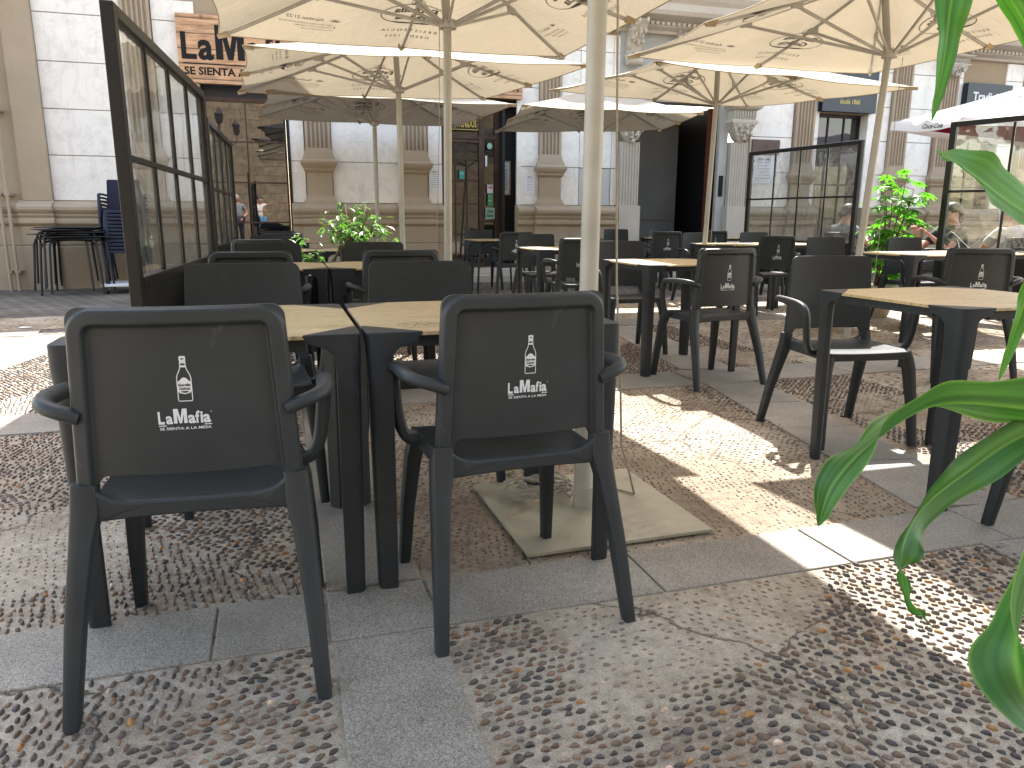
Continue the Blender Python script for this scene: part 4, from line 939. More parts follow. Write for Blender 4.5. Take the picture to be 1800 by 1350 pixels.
# ------------------------------------------------------------------ tables and chairs
tb0 = make_table()
TBL = [((-.17, 2.31), 0, "square wood-topped table in the front row, left of the joined pair"), ((.565, 2.31), 0, "front row table with a faint round stamp, right of the joined pair"),
  ((-.09, 4.86), 0, "left table of the second joined pair behind the front chairs"), ((.64, 4.86), 0, "right table of the second joined pair, in front of the variegated plant"),
  ((-.03, 7.15), 0, "left table of the third row beside the glass screens"), ((.70, 7.15), 0, "right table of the third row, partly seen left of the black planter"),
  ((-.02, 9.35), 0, "left table of the last row near the reflective window"),
  ((2.53, 2.32), 0, "square wood-topped table in the right foreground behind the long green leaves"), ((2.59, 4.73), 0, "single wood-topped table just right of the thick nearest parasol pole"),
  ((2.68, 7.12), 0, "small table in the middle distance with a sunlit grey corner"), 
  ((5.36, 5.42), 0, "left table of the pair in front of the bright green potted plant"), ((6.10, 5.42), 0, "right table of the pair in front of the cracked glass screen"),
  ((5.10, 7.86), 0, "left table of the far right pair beyond the second right parasol pole"), ((5.84, 7.86), 0, "right table of the far right pair with papers on it"),
  ((5.75, 10.5), 0, "left reddish-topped table in front of the stone portal"), ((6.48, 10.5), 0, "right reddish-topped table in front of the stone portal")]
for i, ((x, y), rz, lb) in enumerate(TBL):
    if i == 0: t = tb0; t.location = (x, y, 0); t['label'] = lb; t['group'] = "square terrace tables"
    else: t = dup(tb0, (x, y, 0), rz, lb, group="square terrace tables")
# round stamp burnt into one top
F = Flat(); F.stroke(ellipse(0, 0, .062, .062, 32), .0016, True); F.stroke(ellipse(0, 0, .044, .044, 28), .0012, True)
for k in range(5): a = PI / 2 + k * 4 * PI / 5; b_ = a + 4 * PI / 5; F.stroke([(.040 * math.cos(a), .040 * math.sin(a)), (.040 * math.cos(b_), .040 * math.sin(b_))], .002)
for k in range(14): a = k * 2 * PI / 14; F.stroke([(.048 * math.cos(a), .048 * math.sin(a)), (.057 * math.cos(a), .057 * math.sin(a))], .002)
stp = [c for c in bpy.data.objects if c.name.startswith("tabletop") and c.parent and abs(c.parent.location.x - .565) < .01][0]
F.mb(lambda a, b: (-.20 + a, -.235 + b, .7385)).build("burnt_stamp", 'stem', stp)
ch0 = make_chair()
N_, S_ = 0, PI
BK = "armchair with bottle print, seen from behind, "; FR = "dark armchair facing the camera, "
CHR = [((-0.195, 1.8), N_ - R(3.5), BK + "nearest and leftmost in the front row"), ((0.555, 1.875), N_ + R(3), BK + "before the thick pole"),
  ((-0.13, 2.95), S_ + R(2), FR + "across the front left table"), ((0.55, 2.95), S_, FR + "across the front right table"),
  ((-0.14, 4.34), N_, BK + "peeking over the chair across the front left table"), ((0.65, 4.36), N_ - R(2), BK + "peeking over the chair across the front right table"),
  ((-0.06, 5.35), S_, FR + "at the far side of the second left table"), ((0.65, 5.41), S_ - R(3), FR + "right of the variegated plant"),
  ((-0.15, 6.58), N_, BK + "third in the line along the glass screens"), ((-0.05, 7.71), S_, FR + "fourth in the line along the glass screens"),
  ((0.05, 8.81), N_, BK + "fifth in the line along the glass screens"), ((0.01, 9.9), S_, FR + "last in the line, under the reflective window"),
  ((2.82, 10.77), S_ + R(4), FR + "directly in front of the restaurant door"), ((2.9, 9.36), N_ - R(14), BK + "angled at the bent-leg table by the door"),
  ((2.72, 7.87), S_, FR + "beyond the small middle table, against the tan plinth"), ((2.6, 6.51), N_ - R(3), BK + "just left of the thick nearest pole"),
  ((2.56, 5.37), S_, FR + "just right of the thick nearest pole, behind the hanging cord"), ((2.6, 4.21), N_ + R(5), BK + "in the middle, its table beside the thick pole"),
  ((5.1, 9.54), N_ - R(8), BK + "small and far, in front of the dark portal"), ((6.14, 11.5), S_, FR + "bluish, inside the mouth of the dark portal"),
  ((5.23, 11.25), S_, FR + "by the left portal column"), ((5.02, 8.37), S_, FR + "beside the second right parasol pole"),
  ((6.1, 10.01), N_, BK + "mostly hidden beside the second right pole"), ((6.04, 8.67), S_, FR + "before the left end of the far glass screen"),
  ((5.12, 7.16), N_ - R(6), BK + "at the far right pair of tables"), ((5.14, 6.17), S_ - R(4), FR + "left of the nearest right parasol pole"),
  ((2.55, 2.95), S_ - R(7), FR + "large, across the right foreground table with its seat in view"), ((5.92, 5.97), S_ + R(2), FR + "in front of the bright green potted plant"),
  ((4.28, 3.88), N_ - R(20), BK + "large, at the right edge before the cracked screen"), ((2.52, 1.6), N_ + R(4), BK + "cut off by the right edge")]
for i, ((x, y), rz, lb) in enumerate(CHR):
    if i == 0: c = ch0; c.location = (x, y, 0); c.rotation_euler = (0, 0, rz); c['label'] = lb; c['group'] = "dark resin terrace armchairs"
    else: dup(ch0, (x, y, 0), rz, lb, group="dark resin terrace armchairs")
# bent-tube table by the door
def tube_table(name, label, loc, rz, group=None, top='wood', w_=.35):
    t = thing(name, label, "table", loc, rz, group)
    MB().box(-w_, w_, -w_, w_, .725, .737).build("tabletop", top, t, bev=.003)
    for sx in (-1, 1):
        for sy in (-1, 1):
            a = w_ - .05; P = [(0, 0, .712), (sx * (a - .12) * .8, sy * (a - .12) * .8, .712), (sx * (a - .07), sy * (a - .07), .700), (sx * (a - .02), sy * (a - .02), .66), (sx * a, sy * a, .60), (sx * (a + .02), sy * (a + .02), .3), (sx * (a + .04), sy * (a + .04), 0)]
            MB().tube(P, .0145, 8).build("leg", 'plast2', t, smooth=True)
    return t
tube_table("bent_leg_table", "reddish-topped table on bent tube legs in front of the restaurant door", (2.84, 10.1, 0), 0)
sg_ = "dark tables stacked against the plinth at left"
for k in range(6):
    tube_table("stacked_table", ["lowest table of the stack by the drain pipes", "second table of the stack by the drain pipes", "third table of the stack by the drain pipes", "third from the top in the table stack by the drain pipes", "second from the top in the table stack by the drain pipes", "topmost table of the stack by the drain pipes"][k],
       (-2.64 + [.0, .05, -.04, .03, -.06, .02][k], 11.68 + [0, -.05, .04, 0, -.03, .03][k], .030 * k), [0, R(14), R(-11), R(5), R(22), R(-4)][k], sg_, 'plast2', .38)
# blue chairs stacked on a dolly
dl = thing("dolly", "low white wheeled dolly under the stack of blue chairs", "trolley", (-2.0, 11.62, 0))
MB().box(-.30, .30, -.30, .30, .10, .135).build("deck", 'paper', dl, bev=.004)
for sx in (-1, 1):
    for sy in (-1, 1):
        wh = MB().tube([(sx * .24 - .012, sy * .24, .045), (sx * .24 + .012, sy * .24, .045)], .045, 16).build("wheel", 'plast2', dl, smooth=True); MB().box(sx * .24 - .02, sx * .24 + .02, sy * .24 - .02, sy * .24 + .02, .05, .10).build("caster_fork", 'rib', wh)
for k in range(12):
    dup(ch0, (-2.0, 11.62 + .012 * k, .136 + .048 * k), S_, ["blue armchair at the bottom of the stack on the dolly", "blue armchair second from the bottom of the stack", "blue armchair third from the bottom of the stack", "blue armchair fourth from the bottom of the stack", "blue armchair fifth from the bottom of the stack", "blue armchair sixth from the bottom of the stack",
      "blue armchair sixth from the top of the stack", "blue armchair fifth from the top of the stack", "blue armchair fourth from the top of the stack", "blue armchair third from the top of the stack", "blue armchair second from the top of the stack", "blue armchair on top of the stack with its whole back showing"][k], group="blue armchairs stacked on the dolly", mat='blue')
# remove the white print from the blue stack
for o in list(bpy.data.objects):
    if o.name.startswith(("printed_logo", "printed_lettering")):
        r_ = o.parent.parent
        if r_ and "blue armchair" in r_.get('label', ""): bpy.data.objects.remove(o)
bp = thing("blue_post", "square blue metal post at the far left edge", "post", (-3.66, 11.5, 0)); MB().box(-.06, .06, -.06, .06, 0, .64).build("shaft", 'bluepaint', bp, bev=.006); MB().box(-.075, .075, -.075, .075, 0, .03).build("foot_plate", 'bluepaint', bp)
# ------------------------------------------------------------------ glazed wind screens
def screen(label, p0, p1, T, panes=4, glass='pane', crack=None, group="black framed glass wind screens"):
    a, b = Vector(p0), Vector(p1); d = b - a; L = d.length; t = thing("wind_screen", label, "screen", (a.x, a.y, 0), math.atan2(d.y, d.x), group)
    mz = 1.031 + (T - 1.031) * .29; bz_ = 1.031 - (T - 1.031) * .31
    for k, (x0, x1) in enumerate(((0, .06), (L - .06, L))):
        MB().box(x0, x1, -.025, .025, 0, T).build("post", 'steel', t, bev=.004); MB().box(x0 - .0, x1 + .0, -.16, .16, 0, .012).build("foot", 'steel', t)
    MB().box(.06, L - .06, -.025, .025, T - .050, T - .001).build("top_rail", 'steel', t, bev=.003)
    MB().box(.06, L - .06, -.028, .028, bz_ - .05, bz_).build("bottom_rail", 'steel', t, bev=.003); MB().box(.06, L - .06, -.013, .013, mz - .013, mz + .013).build("middle_rail", 'steel', t, bev=.003)
    MB().box(.06, L - .06, -.012, .012, .08, bz_ - .05).build("kick_panel", 'blk', t)
    w_ = (L - .12) / panes
    for k in range(1, panes): MB().box(.06 + w_ * k - .011, .06 + w_ * k + .011, -.011, .011, bz_, T - .055).build("mullion", 'steel', t, bev=.003)
    for k in range(panes):
        for (z0, z1) in ((bz_, mz - .015), (mz + .015, T - .055)):
            x0, x1 = .06 + w_ * k + .012, .06 + w_ * (k + 1) - .012
            if crack is not None and k == crack and z0 == bz_:
                # missing shards at the foot of the pane
                X = lambda u: x0 + (x1 - x0) * u
                Z = lambda v: z0 + (z1 - z0) * v
                pts = [(X(0), Z(.24)), (X(.10), Z(.30)), (X(.25), Z(.22)), (X(.33), Z(.0)), (X(.50), Z(.0)), (X(.52), Z(.02)), (X(.78), Z(.26)), (X(.97), Z(.20)), (X(1), Z(.22)), (X(1), Z(1)), (X(0), Z(1))]
                gp = MB().prism([(p[0], p[1]) for p in pts], -.002, .002, 'y').build("pane", glass, t)
                cm_ = MB()
                for line in ([(X(.03), Z(.24)), (X(.10), Z(.31)), (X(.16), Z(.29)), (X(.50), Z(.02))], [(X(.50), Z(.02)), (X(.78), Z(.27)), (X(.97), Z(.20)), (X(.99), Z(.42)), (X(.97), Z(.66)), (X(.90), Z(.78))], [(X(.25), Z(.18)), (X(.32), Z(.0))]):
                    cm_.tube([(x, -.003, z) for x, z in line], .0028, 5)
                cm_.build("crack", 'crackedge', gp)
                MB().prism([(X(0), Z(0)), (X(.33), Z(0)), (X(.24), Z(.20)), (X(.10), Z(.28)), (X(0), Z(.22))], -.002, .002, 'y').build("shard", glass, t)
            else: MB().box(x0, x1, -.002, .002, z0, z1).build("pane", glass, t)
    return t
screen("tall glass screen with dark frame nearest the camera on the left", (-.585, 3.50), (-.44, 5.75), 1.85)
screen("glass screen behind the nearest left one, beside the reflective window", (-.53, 7.15), (-.46, 9.5), 1.85)
screen("far glass screen on the right with a seated man behind it", (6.86, 10.25), (7.08, 8.16), 2.0, glass='pane2')
screen("right glass screen with a cracked lower pane", (6.66, 6.44), (7.30, 4.25), 2.0, glass='pane2', crack=0)
# ------------------------------------------------------------------ parasols
ZE = 2.45
def sq(cx, cy, hx, hy, z=ZE, dz=(0, 0, 0, 0)): return [(cx - hx, cy - hy, z + dz[0]), (cx - hx, cy + hy, z + dz[1]), (cx + hx, cy + hy, z + dz[2]), (cx + hx, cy - hy, z + dz[3])]
make_parasol("cream parasol on the thick nearest pole, its canopy above the picture", [(-.36, .95, 2.60), (-.36, 4.30, 2.60), (2.57, 4.30, 2.60), (2.57, .95, 2.60)], (1.06, 2.50, 2.46), (.985, 2.36), pole_r=.032)
make_parasol("cream parasol above the front tables, largest in view at upper left", [(-.33, 4.10, 2.45), (-.36, 6.90, 2.45), (2.56, 6.82, 2.45), (2.62, 4.05, 2.46)], (1.22, 5.56, 2.345), (1.18, 5.50))
make_parasol("second cream parasol of the left line, seen beyond the largest one", [(-.18, 7.12, 2.43), (-.34, 9.78, 2.44), (2.50, 9.35, 2.44), (2.93, 7.02, 2.44)], (1.31, 8.42, 2.345), (1.31, 8.42))
make_parasol("farthest cream parasol of the left line, grey in the building's shade", [(-.02, 9.55, 2.44), (-.20, 11.95, 2.42), (2.75, 12.05, 2.42), (2.98, 9.62, 2.43)], (1.36, 10.95, 2.29), (1.36, 10.95))
make_parasol("cream parasol at upper right, its pole beside the right foreground table", [(3.16, 4.05, 2.47), (3.19, 6.82, 2.49), (5.95, 6.86, 2.50), (6.02, 4.10, 2.50)], (4.86, 5.40, 2.345), (4.66, 5.34))
make_parasol("second cream parasol of the right line, beyond the thick pole", [(3.44, 6.72, 2.44), (3.22, 9.05, 2.53), (6.02, 9.12, 2.47), (6.45, 6.72, 2.37)], (5.00, 8.22, 2.345), (4.86, 8.10))
make_parasol("farthest cream parasol of the right line, in front of the stone portal", [(3.0, 9.42, 2.40), (3.32, 11.8, 2.34), (5.90, 11.3, 2.40), (5.50, 9.35, 2.40)], (4.45, 10.5, 2.21), (4.45, 10.5))
make_parasol("cream parasol outside the picture at right, casting shade", sq(4.22, 2.50, 1.42, 1.45, 2.52), (4.27, 2.50, 2.40), (4.27, 2.50))
wp = make_parasol("white parasol with a red lining and a scripted drink name, behind the cracked screen", [(9.74, 9.25, 2.5), (9.23, 10.07, 2.5), (13.6, 11.3, 2.5), (13.8, 7.4, 2.5)], (12.2, 9.2, 2.4), (12.2, 9.2), canvas='whitecanvas', prints=False, crown=.80, group="white parasols")
# valance, lining and script of the white parasol
cn = [c for c in wp.children if c.name.startswith("canopy")][0]; o_ = Vector((12.2, 9.2, 0))
cs = [Vector(p) - o_ for p in [(9.74, 9.25, 2.5), (9.23, 10.07, 2.5), (13.6, 11.3, 2.5), (13.8, 7.4, 2.5)]]
vm = MB(); lm = MB()
for i in range(4):
    a, b = cs[i], cs[(i + 1) % 4]; n = 24; base = len(vm.v)
    for k in range(n + 1):
        p = a.lerp(b, k / n); nn = Vector((b.y - a.y, a.x - b.x, 0)).normalized() * -.004; drop = .17 - .05 * abs(math.cos(PI * k / n)) ** 3
        vm.v += [tuple(p + nn), tuple(p + nn * 3 - Vector((0, 0, drop)))]
    for k in range(n): q = base + 2 * k; vm.f.append((q, q + 1, q + 3, q + 2))
vm.build("valance", 'whitecanvas', cn, smooth=2)
A_ = Vector((0, 0, 3.1)); b = len(lm.v); 
for i in range(4): lm.add([cs[i] * .97 - Vector((0, 0, -.0)), cs[(i + 1) % 4] * .97, A_], [(0, 1, 2)])
lm.build("lining", 'redcanvas', cn)
F = Flat(); F.text("Coca-Cola", 0, 0, .07, .28, .012)
a, b = cs[1], cs[0]; ex = (b - a).normalized(); nr = Vector((ex.y, -ex.x, 0))
p0 = a.lerp(b, .60) - Vector((0, 0, .13))
F.mb(lambda x, y: tuple(p0 + ex * (x + y * .35) + nr * .02 + Vector((0, 0, y)))).build("script", 'ink', cn)
# ------------------------------------------------------------------ weighted base plate, cord and coil
bp = thing("parasol_base_plate", "worn cream square steel plate at the foot of the thick pole", "base plate", (.995, 2.365, 0), R(1))
MB().box(-.325, .325, -.325, .325, .012, .024).build("plate", 'plate', bp, bev=.002); MB().tube([(0, 0, .024), (0, 0, .10)], .040, 20).build("pole_socket", 'pole', bp, smooth=True)
rp = [(1.085, 2.44, 2.25), (1.10, 2.44, 1.7), (1.11, 2.43, 1.2), (1.125, 2.43, .8), (1.15, 2.425, .45), (1.16, 2.42, .22), (1.195, 2.41, .10), (1.21, 2.40, .030)]
tag(MB().tube(rp, .0042, 6).build("hanging_cord", 'rope', None, smooth=2), "pale cord hanging beside the thick nearest pole", "cord")
cb = MB(); q = []
for k in range(200):
    a = k / 200 * 2 * PI * 7; r = .085 + .022 * math.sin(k * .33) + .010 * math.sin(k * 1.7); q.append((.87 + 1.15 * r * math.cos(a), 2.49 + r * math.sin(a), .032 + .030 * abs(math.sin(k * .21)) + .006 * (k / 40)))
q = [(1.21, 2.40, .030), (1.17, 2.47, .029), (1.08, 2.52, .029), (1.0, 2.49, .030), (.97, 2.44, .030)] + q
tag(cb.tube(q, .0036, 6).build("coiled_cord", 'rope', None, smooth=2), "grey cord coiled on the steel base plate", "cord")
for (lb, x, y, z) in (("thin cord hanging by the right parasol pole", 4.90, 5.30, 2.30), ("thin cord on the second right parasol pole", 5.03, 8.14, 2.28), ("thin cord down the front left parasol pole", 1.14, 5.46, 2.30)):
    tag(MB().tube([(x, y, z), (x - .01, y, 1.7), (x - .03, y + .01, 1.1), (x - .05, y, .6), (x - .06, y, .05)], .0028, 5).build("hanging_cord", 'rope', None, smooth=2), lb, "cord", "thin cords on the parasol poles")
# small litter
for lb, p, s, m_ in (("orange leaf scrap on the pebbles at lower left", (-.76, 1.78, .014), .011, 'tab'), ("white paper scrap in the shade at far left", (-2.3, 8.0, .012), .06, 'paper'), ("white paper scrap near the middle right chair", (1.98, 2.62, .012), .014, 'paper')):
    k = MB(); k.add([(-s, -s * .5, 0), (s, -s * .4, .004), (s * .9, s * .5, 0), (-s * .6, s * .6, .006)], [(0, 1, 2, 3)]); o = k.build("litter", m_); o.location = p; tag(o, lb, "litter", "scraps on the ground")
pp_ = thing("paper_menu", "open paper menu lying on the far right table", "menu", (5.9, 7.85, .7385), R(14)); MB().add([(-.15, -.1, 0), (0, -.1, .012), (0, .1, .012), (-.15, .1, 0), (.15, -.1, .002), (.15, .1, .002)], [(0, 1, 2, 3), (1, 4, 5, 2)]).build("sheet", 'paper', pp_)
# ------------------------------------------------------------------ plants
def leaf(m, cols, base, dirv, up, L, W, c_in, c_edge, droop=.25, n=4):
    dirv = Vector(dirv).normalized(); sd = dirv.cross(Vector(up)); sd = sd.normalized() if sd.length > 1e-4 else dirv.orthogonal().normalized(); nn = sd.cross(dirv).normalized(); b0 = len(m.v); base = Vector(base)
    for i in range(n + 1):
        t = i / n; w_ = W * math.sin(PI * min(1, t * .94 + .03)) ** .8 * (1 - .25 * t); p = base + dirv * L * t - Vector((0, 0, droop * L * t * t))
        for k, s in enumerate((-1, -.55, 0, .55, 1)):
            m.v.append(tuple(p + sd * s * w_ / 2 + nn * abs(s) * w_ * .18)); cols.append(c_edge if abs(s) == 1 or i == n else c_in)
    for i in range(n):
        for k in range(4): a = b0 + i * 5 + k; m.f.append((a, a + 1, a + 6, a + 5))
fp = thing("variegated_plant", "leafy variegated fig in a black planter between the second row tables", "plant", (.36, 6.10, 0))
MB().box(-.17, .17, -.15, .15, 0, .60).build("planter", 'potb', fp, bev=.01); MB().box(-.15, .15, -.13, .13, .59, .605).build("soil", 'soil', fp)
r = random.Random(3); st = MB(); lm = MB(); lm.c = []
tips = []
for k in range(9):
    a = r.uniform(0, 2 * PI); tx, ty = .20 + .30 * math.cos(a) * r.uniform(.3, 1), .22 * math.sin(a); tz = .98 + r.uniform(-.16, .20)
    P = [(.0 + .02 * math.cos(a), .02 * math.sin(a), .6), (.07, .0, .74), (.15 + .02 * math.cos(a), .03 * math.sin(a), .86), (tx * .6 + .08, ty * .6, .93), (tx, ty, tz)]; st.tube(P, [.011, .010, .008, .005, .002], 6); tips.append(P)
for k in range(3): P = [(-.02, 0, .6), (-.08 - .03 * k, .02, .68), (-.16 - .05 * k, .0, .74 + .06 * k)]; st.tube(P, [.006, .004, .002], 6); tips.append([P[0], P[0]] + P)
st.build("stem", 'stem', fp, smooth=2)
for P in tips:
    for q in range(34):
        i = r.choice((2, 3, 3)); t = r.random(); b0 = Vector(P[i]).lerp(Vector(P[i + 1]), t); b0 += Vector((r.gauss(0, .05), r.gauss(0, .05), r.gauss(0, .035)))
        a = r.uniform(0, 2 * PI); dv = (math.cos(a), math.sin(a), r.uniform(-.9, .5)); gk = r.uniform(.75, 1.35)
        ce = r.choice([(.50, .55, .36), (.42, .50, .28), (.30, .42, .16)]); ci = (.05 * gk, .19 * gk, .035 * gk)
        leaf(lm, lm.c, b0, dv, (0, 0, 1), r.uniform(.055, .085), r.uniform(.026, .036), ci, ce)
for q in range(26): leaf(lm, lm.c, (r.uniform(-.1, .12), r.uniform(-.08, .08), .60), (r.uniform(-1, 1), r.uniform(-1, 1), r.uniform(.3, 1.2)), (0, 0, 1), .07, .032, (.06, .21, .04), (.45, .5, .3))
lm.build("foliage", 'ficus', fp, smooth=2)
pk = thing("menu_stand", "black box stand behind the variegated plant", "stand", (.60, 6.62, 0)); MB().box(-.10, .12, -.06, .06, .02, .90).build("cabinet", 'potb', pk, bev=.01); MB().box(-.14, .16, -.12, .12, 0, .02).build("foot", 'potb', pk)
sp = thing("umbrella_plant", "bright sunlit green umbrella plant with fingered leaves in a beige pot", "plant", (6.10, 6.62, 0))
MB().lathe([(.13, 0), (.15, .05), (.20, .30), (.215, .34), (.20, .345), (.185, .33)], n=24).build("pot", 'potc', sp, smooth=True); MB().lathe([(.19, .30), (.0, .31)], n=20).build("soil", 'soil', sp)
st = MB(); lm = MB(); lm.c = None; dummy = []
heads = []
for k in range(9):
    a = r.uniform(0, 2 * PI); hh = r.uniform(.75, 1.50); rr = .15 * (1.2 - abs(hh - 1.1)); tx, ty = rr * math.cos(a) + .10, rr * math.sin(a)
    P = [(.03 * math.cos(a), .03 * math.sin(a), .3), (.05 + tx * .3, ty * .3, .3 + hh * .3), (.08 + tx * .6, ty * .6, .3 + hh * .6), (tx + .04, ty, .05 + hh)]; st.tube(P, [.010, .008, .006, .003], 6); heads.append(P)
for k in range(110):
    P = heads[k % 9]; t = r.uniform(.10, 1.0); t = t if k > 8 else 1; u = t * (len(P) - 1); i = min(int(u), len(P) - 2); b0 = Vector(P[i]).lerp(Vector(P[i + 1]), u - i)
    a = r.uniform(0, 2 * PI); pl_ = r.uniform(.10, .22); e = b0 + Vector((math.cos(a) * pl_, math.sin(a) * pl_, r.uniform(.0, .10))); st.tube([b0, b0.lerp(e, .5) + Vector((0, 0, .02)), e], [.003, .0025, .002], 5)
    ax = Vector((math.cos(a) * .5, math.sin(a) * .5, 1)).normalized(); x1 = ax.orthogonal().normalized(); y1 = ax.cross(x1); nl = r.choice((7, 8, 9)); sc_ = r.uniform(.8, 1.15)
    for q in range(nl):
        an = 2 * PI * q / nl; dv = x1 * math.cos(an) + y1 * math.sin(an) - ax * .06; leaf(lm, dummy, e, dv, ax, .100 * sc_, .042 * sc_, None, None, .12)
st.build("stem", 'stem', sp, smooth=2); lm.build("foliage", 'schef', sp, smooth=2)
# long-leaved plant at the right edge
cp_ = thing("corn_plant", "corn plant with long arching strap leaves reaching in from the right edge", "plant", (2.05, .98, 0))
MB().lathe([(.14, 0), (.16, .03), (.20, .34), (.215, .37), (.20, .375), (.185, .35)], n=28).build("pot", 'potb', cp_, smooth=True); MB().lathe([(.19, .33), (.0, .34)], n=20).build("soil", 'soil', cp_)
O = Vector((2.05, .98, 0))
MB().tube([(0, 0, .3), (.01, .01, .7), (0, .02, 1.1), (-.01, .03, 1.5), (0, .03, 1.95)], [.024, .021, .019, .017, .014], 10).build("stem", 'stem', cp_, smooth=2)
def catmull(P, m=8):
    P = [Vector(p) for p in P]; out = []
    for i in range(len(P) - 1):
        p0, p1, p2, p3 = P[max(i - 1, 0)], P[i], P[i + 1], P[min(i + 2, len(P) - 1)]
        for q in range(m):
            u = q / m; out.append(.5 * ((2 * p1) + (p2 - p0) * u + (2 * p0 - 5 * p1 + 4 * p2 - p3) * u * u + (3 * p1 - p0 - 3 * p2 + p3) * u ** 3))
    return out + [P[-1]]
def strap(pts, W, tw, seed, wave=.012, light=(.22, .40, .09), dark=(.035, .135, .04), fold=.35, wide_at=.45, tip=1.0):
    """ribbon leaf: pts centre line, W max width, tw list of roll angles (deg, 0 = face up)"""
    C = catmull([Vector(p) - O for p in pts], 9); n = len(C); rr = random.Random(seed); m = MB(); m.c = []; ph = rr.uniform(0, 6)
    K = [-1 + 2 * q / 20 for q in range(21)]; SR = [rr.uniform(.72, 1.25) for q in K]
    for i, p in enumerate(C):
        t = i / (n - 1); d = (C[min(i + 1, n - 1)] - C[max(i - 1, 0)]).normalized(); h = d.cross(Vector((0, 0, 1))); h = h.normalized() if h.length > .05 else Vector((1, 0, 0)); v = h.cross(d)
        u = t * (len(tw) - 1); a = int(min(u, len(tw) - 2)); an = R(tw[a] + (tw[a + 1] - tw[a]) * (u - a)); s = h * math.cos(an) + v * math.sin(an); nn = s.cross(d)
        w_ = W / 2 * (math.sin(PI * min(1, (t / wide_at) * .5)) if t < wide_at else math.cos(PI / 2 * ((t - wide_at) / (1 - wide_at)) ** 1.15)) ** .95 + .0008
        w_ = max(w_, .012 if t < .1 else .0008)
        for ki, k in enumerate(K):
            wv = wave * (math.sin(9 * t * 2.2 + ph + (1.6 if k > 0 else 0)) + .35 * math.sin(t * 47 + ph + k)) * abs(k) ** 2 * (1 if w_ > .01 else .1)
            m.v.append(tuple(p + s * k * w_ + nn * (abs(k) * w_ * fold + wv)))
            f = abs(k); st_ = .5 + .5 * math.sin(k * 37 + t * 5); c = [(dark[q] * .8 + light[q] * (.12 + .16 * noise.noise((t * 5, k * 2, seed)))) * SR[ki] for q in range(3)]
            if f < .04: c = [light[q] * .6 + dark[q] * .35 for q in range(3)]
            if f > .98 and seed % 2: c = [light[q] * .8 for q in range(3)]
            m.c.append(tuple(c))
    nk = len(K)
    for i in range(n - 1):
        for k in range(nk - 1): a = i * nk + k; m.f.append((a, a + 1, a + nk + 1, a + nk))
    return m.build("leaf", 'corn', cp_, smooth=2)
crown = (2.05, 1.0, 1.0)
S0 = (2.05, 1.02, .62)
strap([(2.05, 1.02, .66), (1.85, 1.03, .63), (1.648, 1.083, .618), (1.47, 1.153, .645), (1.3, 1.205, .650), (1.136, 1.19, .592), (1.028, 1.173, .517), (.994, 1.165, .434)], .145, [-45, -50, -52, -50, -42, -30, 10, 60], 1, wide_at=.38)
strap([(2.05, 1.02, .58), (1.9, 1.08, .62), (1.729, 1.145, .626), (1.536, 1.191, .57), (1.386, 1.189, .501), (1.252, 1.167, .44), (1.15, 1.106, .385), (1.155, 1.084, .297), (1.2, 1.056, .236)], .080, [40, 40, 45, 60, 75, 80, 60, 20, 0], 2, wave=.012)
strap([(2.05, 1.0, .85), (1.7, .90, .93), (1.44, .80, .86), (1.24, .765, .76), (1.12, .76, .675), (1.035, .735, .585), (.965, .71, .491), (.947, .69, .413), (.975, .665, .350), (1.04, .640, .315)], .125, [0, 0, -30, -60, -75, -75, -70, -60, -50, -40], 3, wave=.006, wide_at=.62)
strap([(2.04, 1.03, 1.93), (1.75, 1.2, 2.05), (1.50, 1.30, 1.85), (1.344, 1.314, 1.60), (1.309, 1.304, 1.457), (1.289, 1.285, 1.346), (1.257, 1.266, 1.222)], .078, [0, 0, 20, 30, 30, 40, 60], 4, wave=.004, light=(.22, .42, .05), dark=(.05, .20, .03))  # brighter greens from here down carry sun shining through these leaves
strap([(2.04, 1.03, 1.90), (1.70, 1.35, 2.05), (1.50, 1.45, 1.66), (1.547, 1.411, 1.536), (1.589, 1.378, 1.451), (1.64, 1.329, 1.306), (1.668, 1.292, 1.184)], .062, [0, 0, 40, 50, 50, 40, 30], 5, wave=.004, light=(.22, .42, .05), dark=(.05, .20, .03))
strap([(2.05, 1.02, .92), (1.85, 1.05, .90), (1.621, 1.089, .939), (1.476, 1.115, .995), (1.331, 1.125, 1.058), (1.246, 1.13, 1.104), (1.191, 1.138, 1.134), (1.150, 1.14, 1.150)], .100, [20, 30, 50, 60, 60, 50, 20], 6, wave=.008, light=(.22, .42, .07), dark=(.07, .22, .04), wide_at=.6)
strap([(2.04, 1.02, 1.30), (1.8, 1.06, 1.32), (1.60, 1.075, 1.20), (1.432, 1.087, 1.027), (1.359, 1.083, .911), (1.323, 1.075, .827), (1.287, 1.064, .735)], .050, [0, 20, 50, 70, 70, 60, 40], 7, wave=.004, light=(.22, .42, .05), dark=(.06, .22, .03))
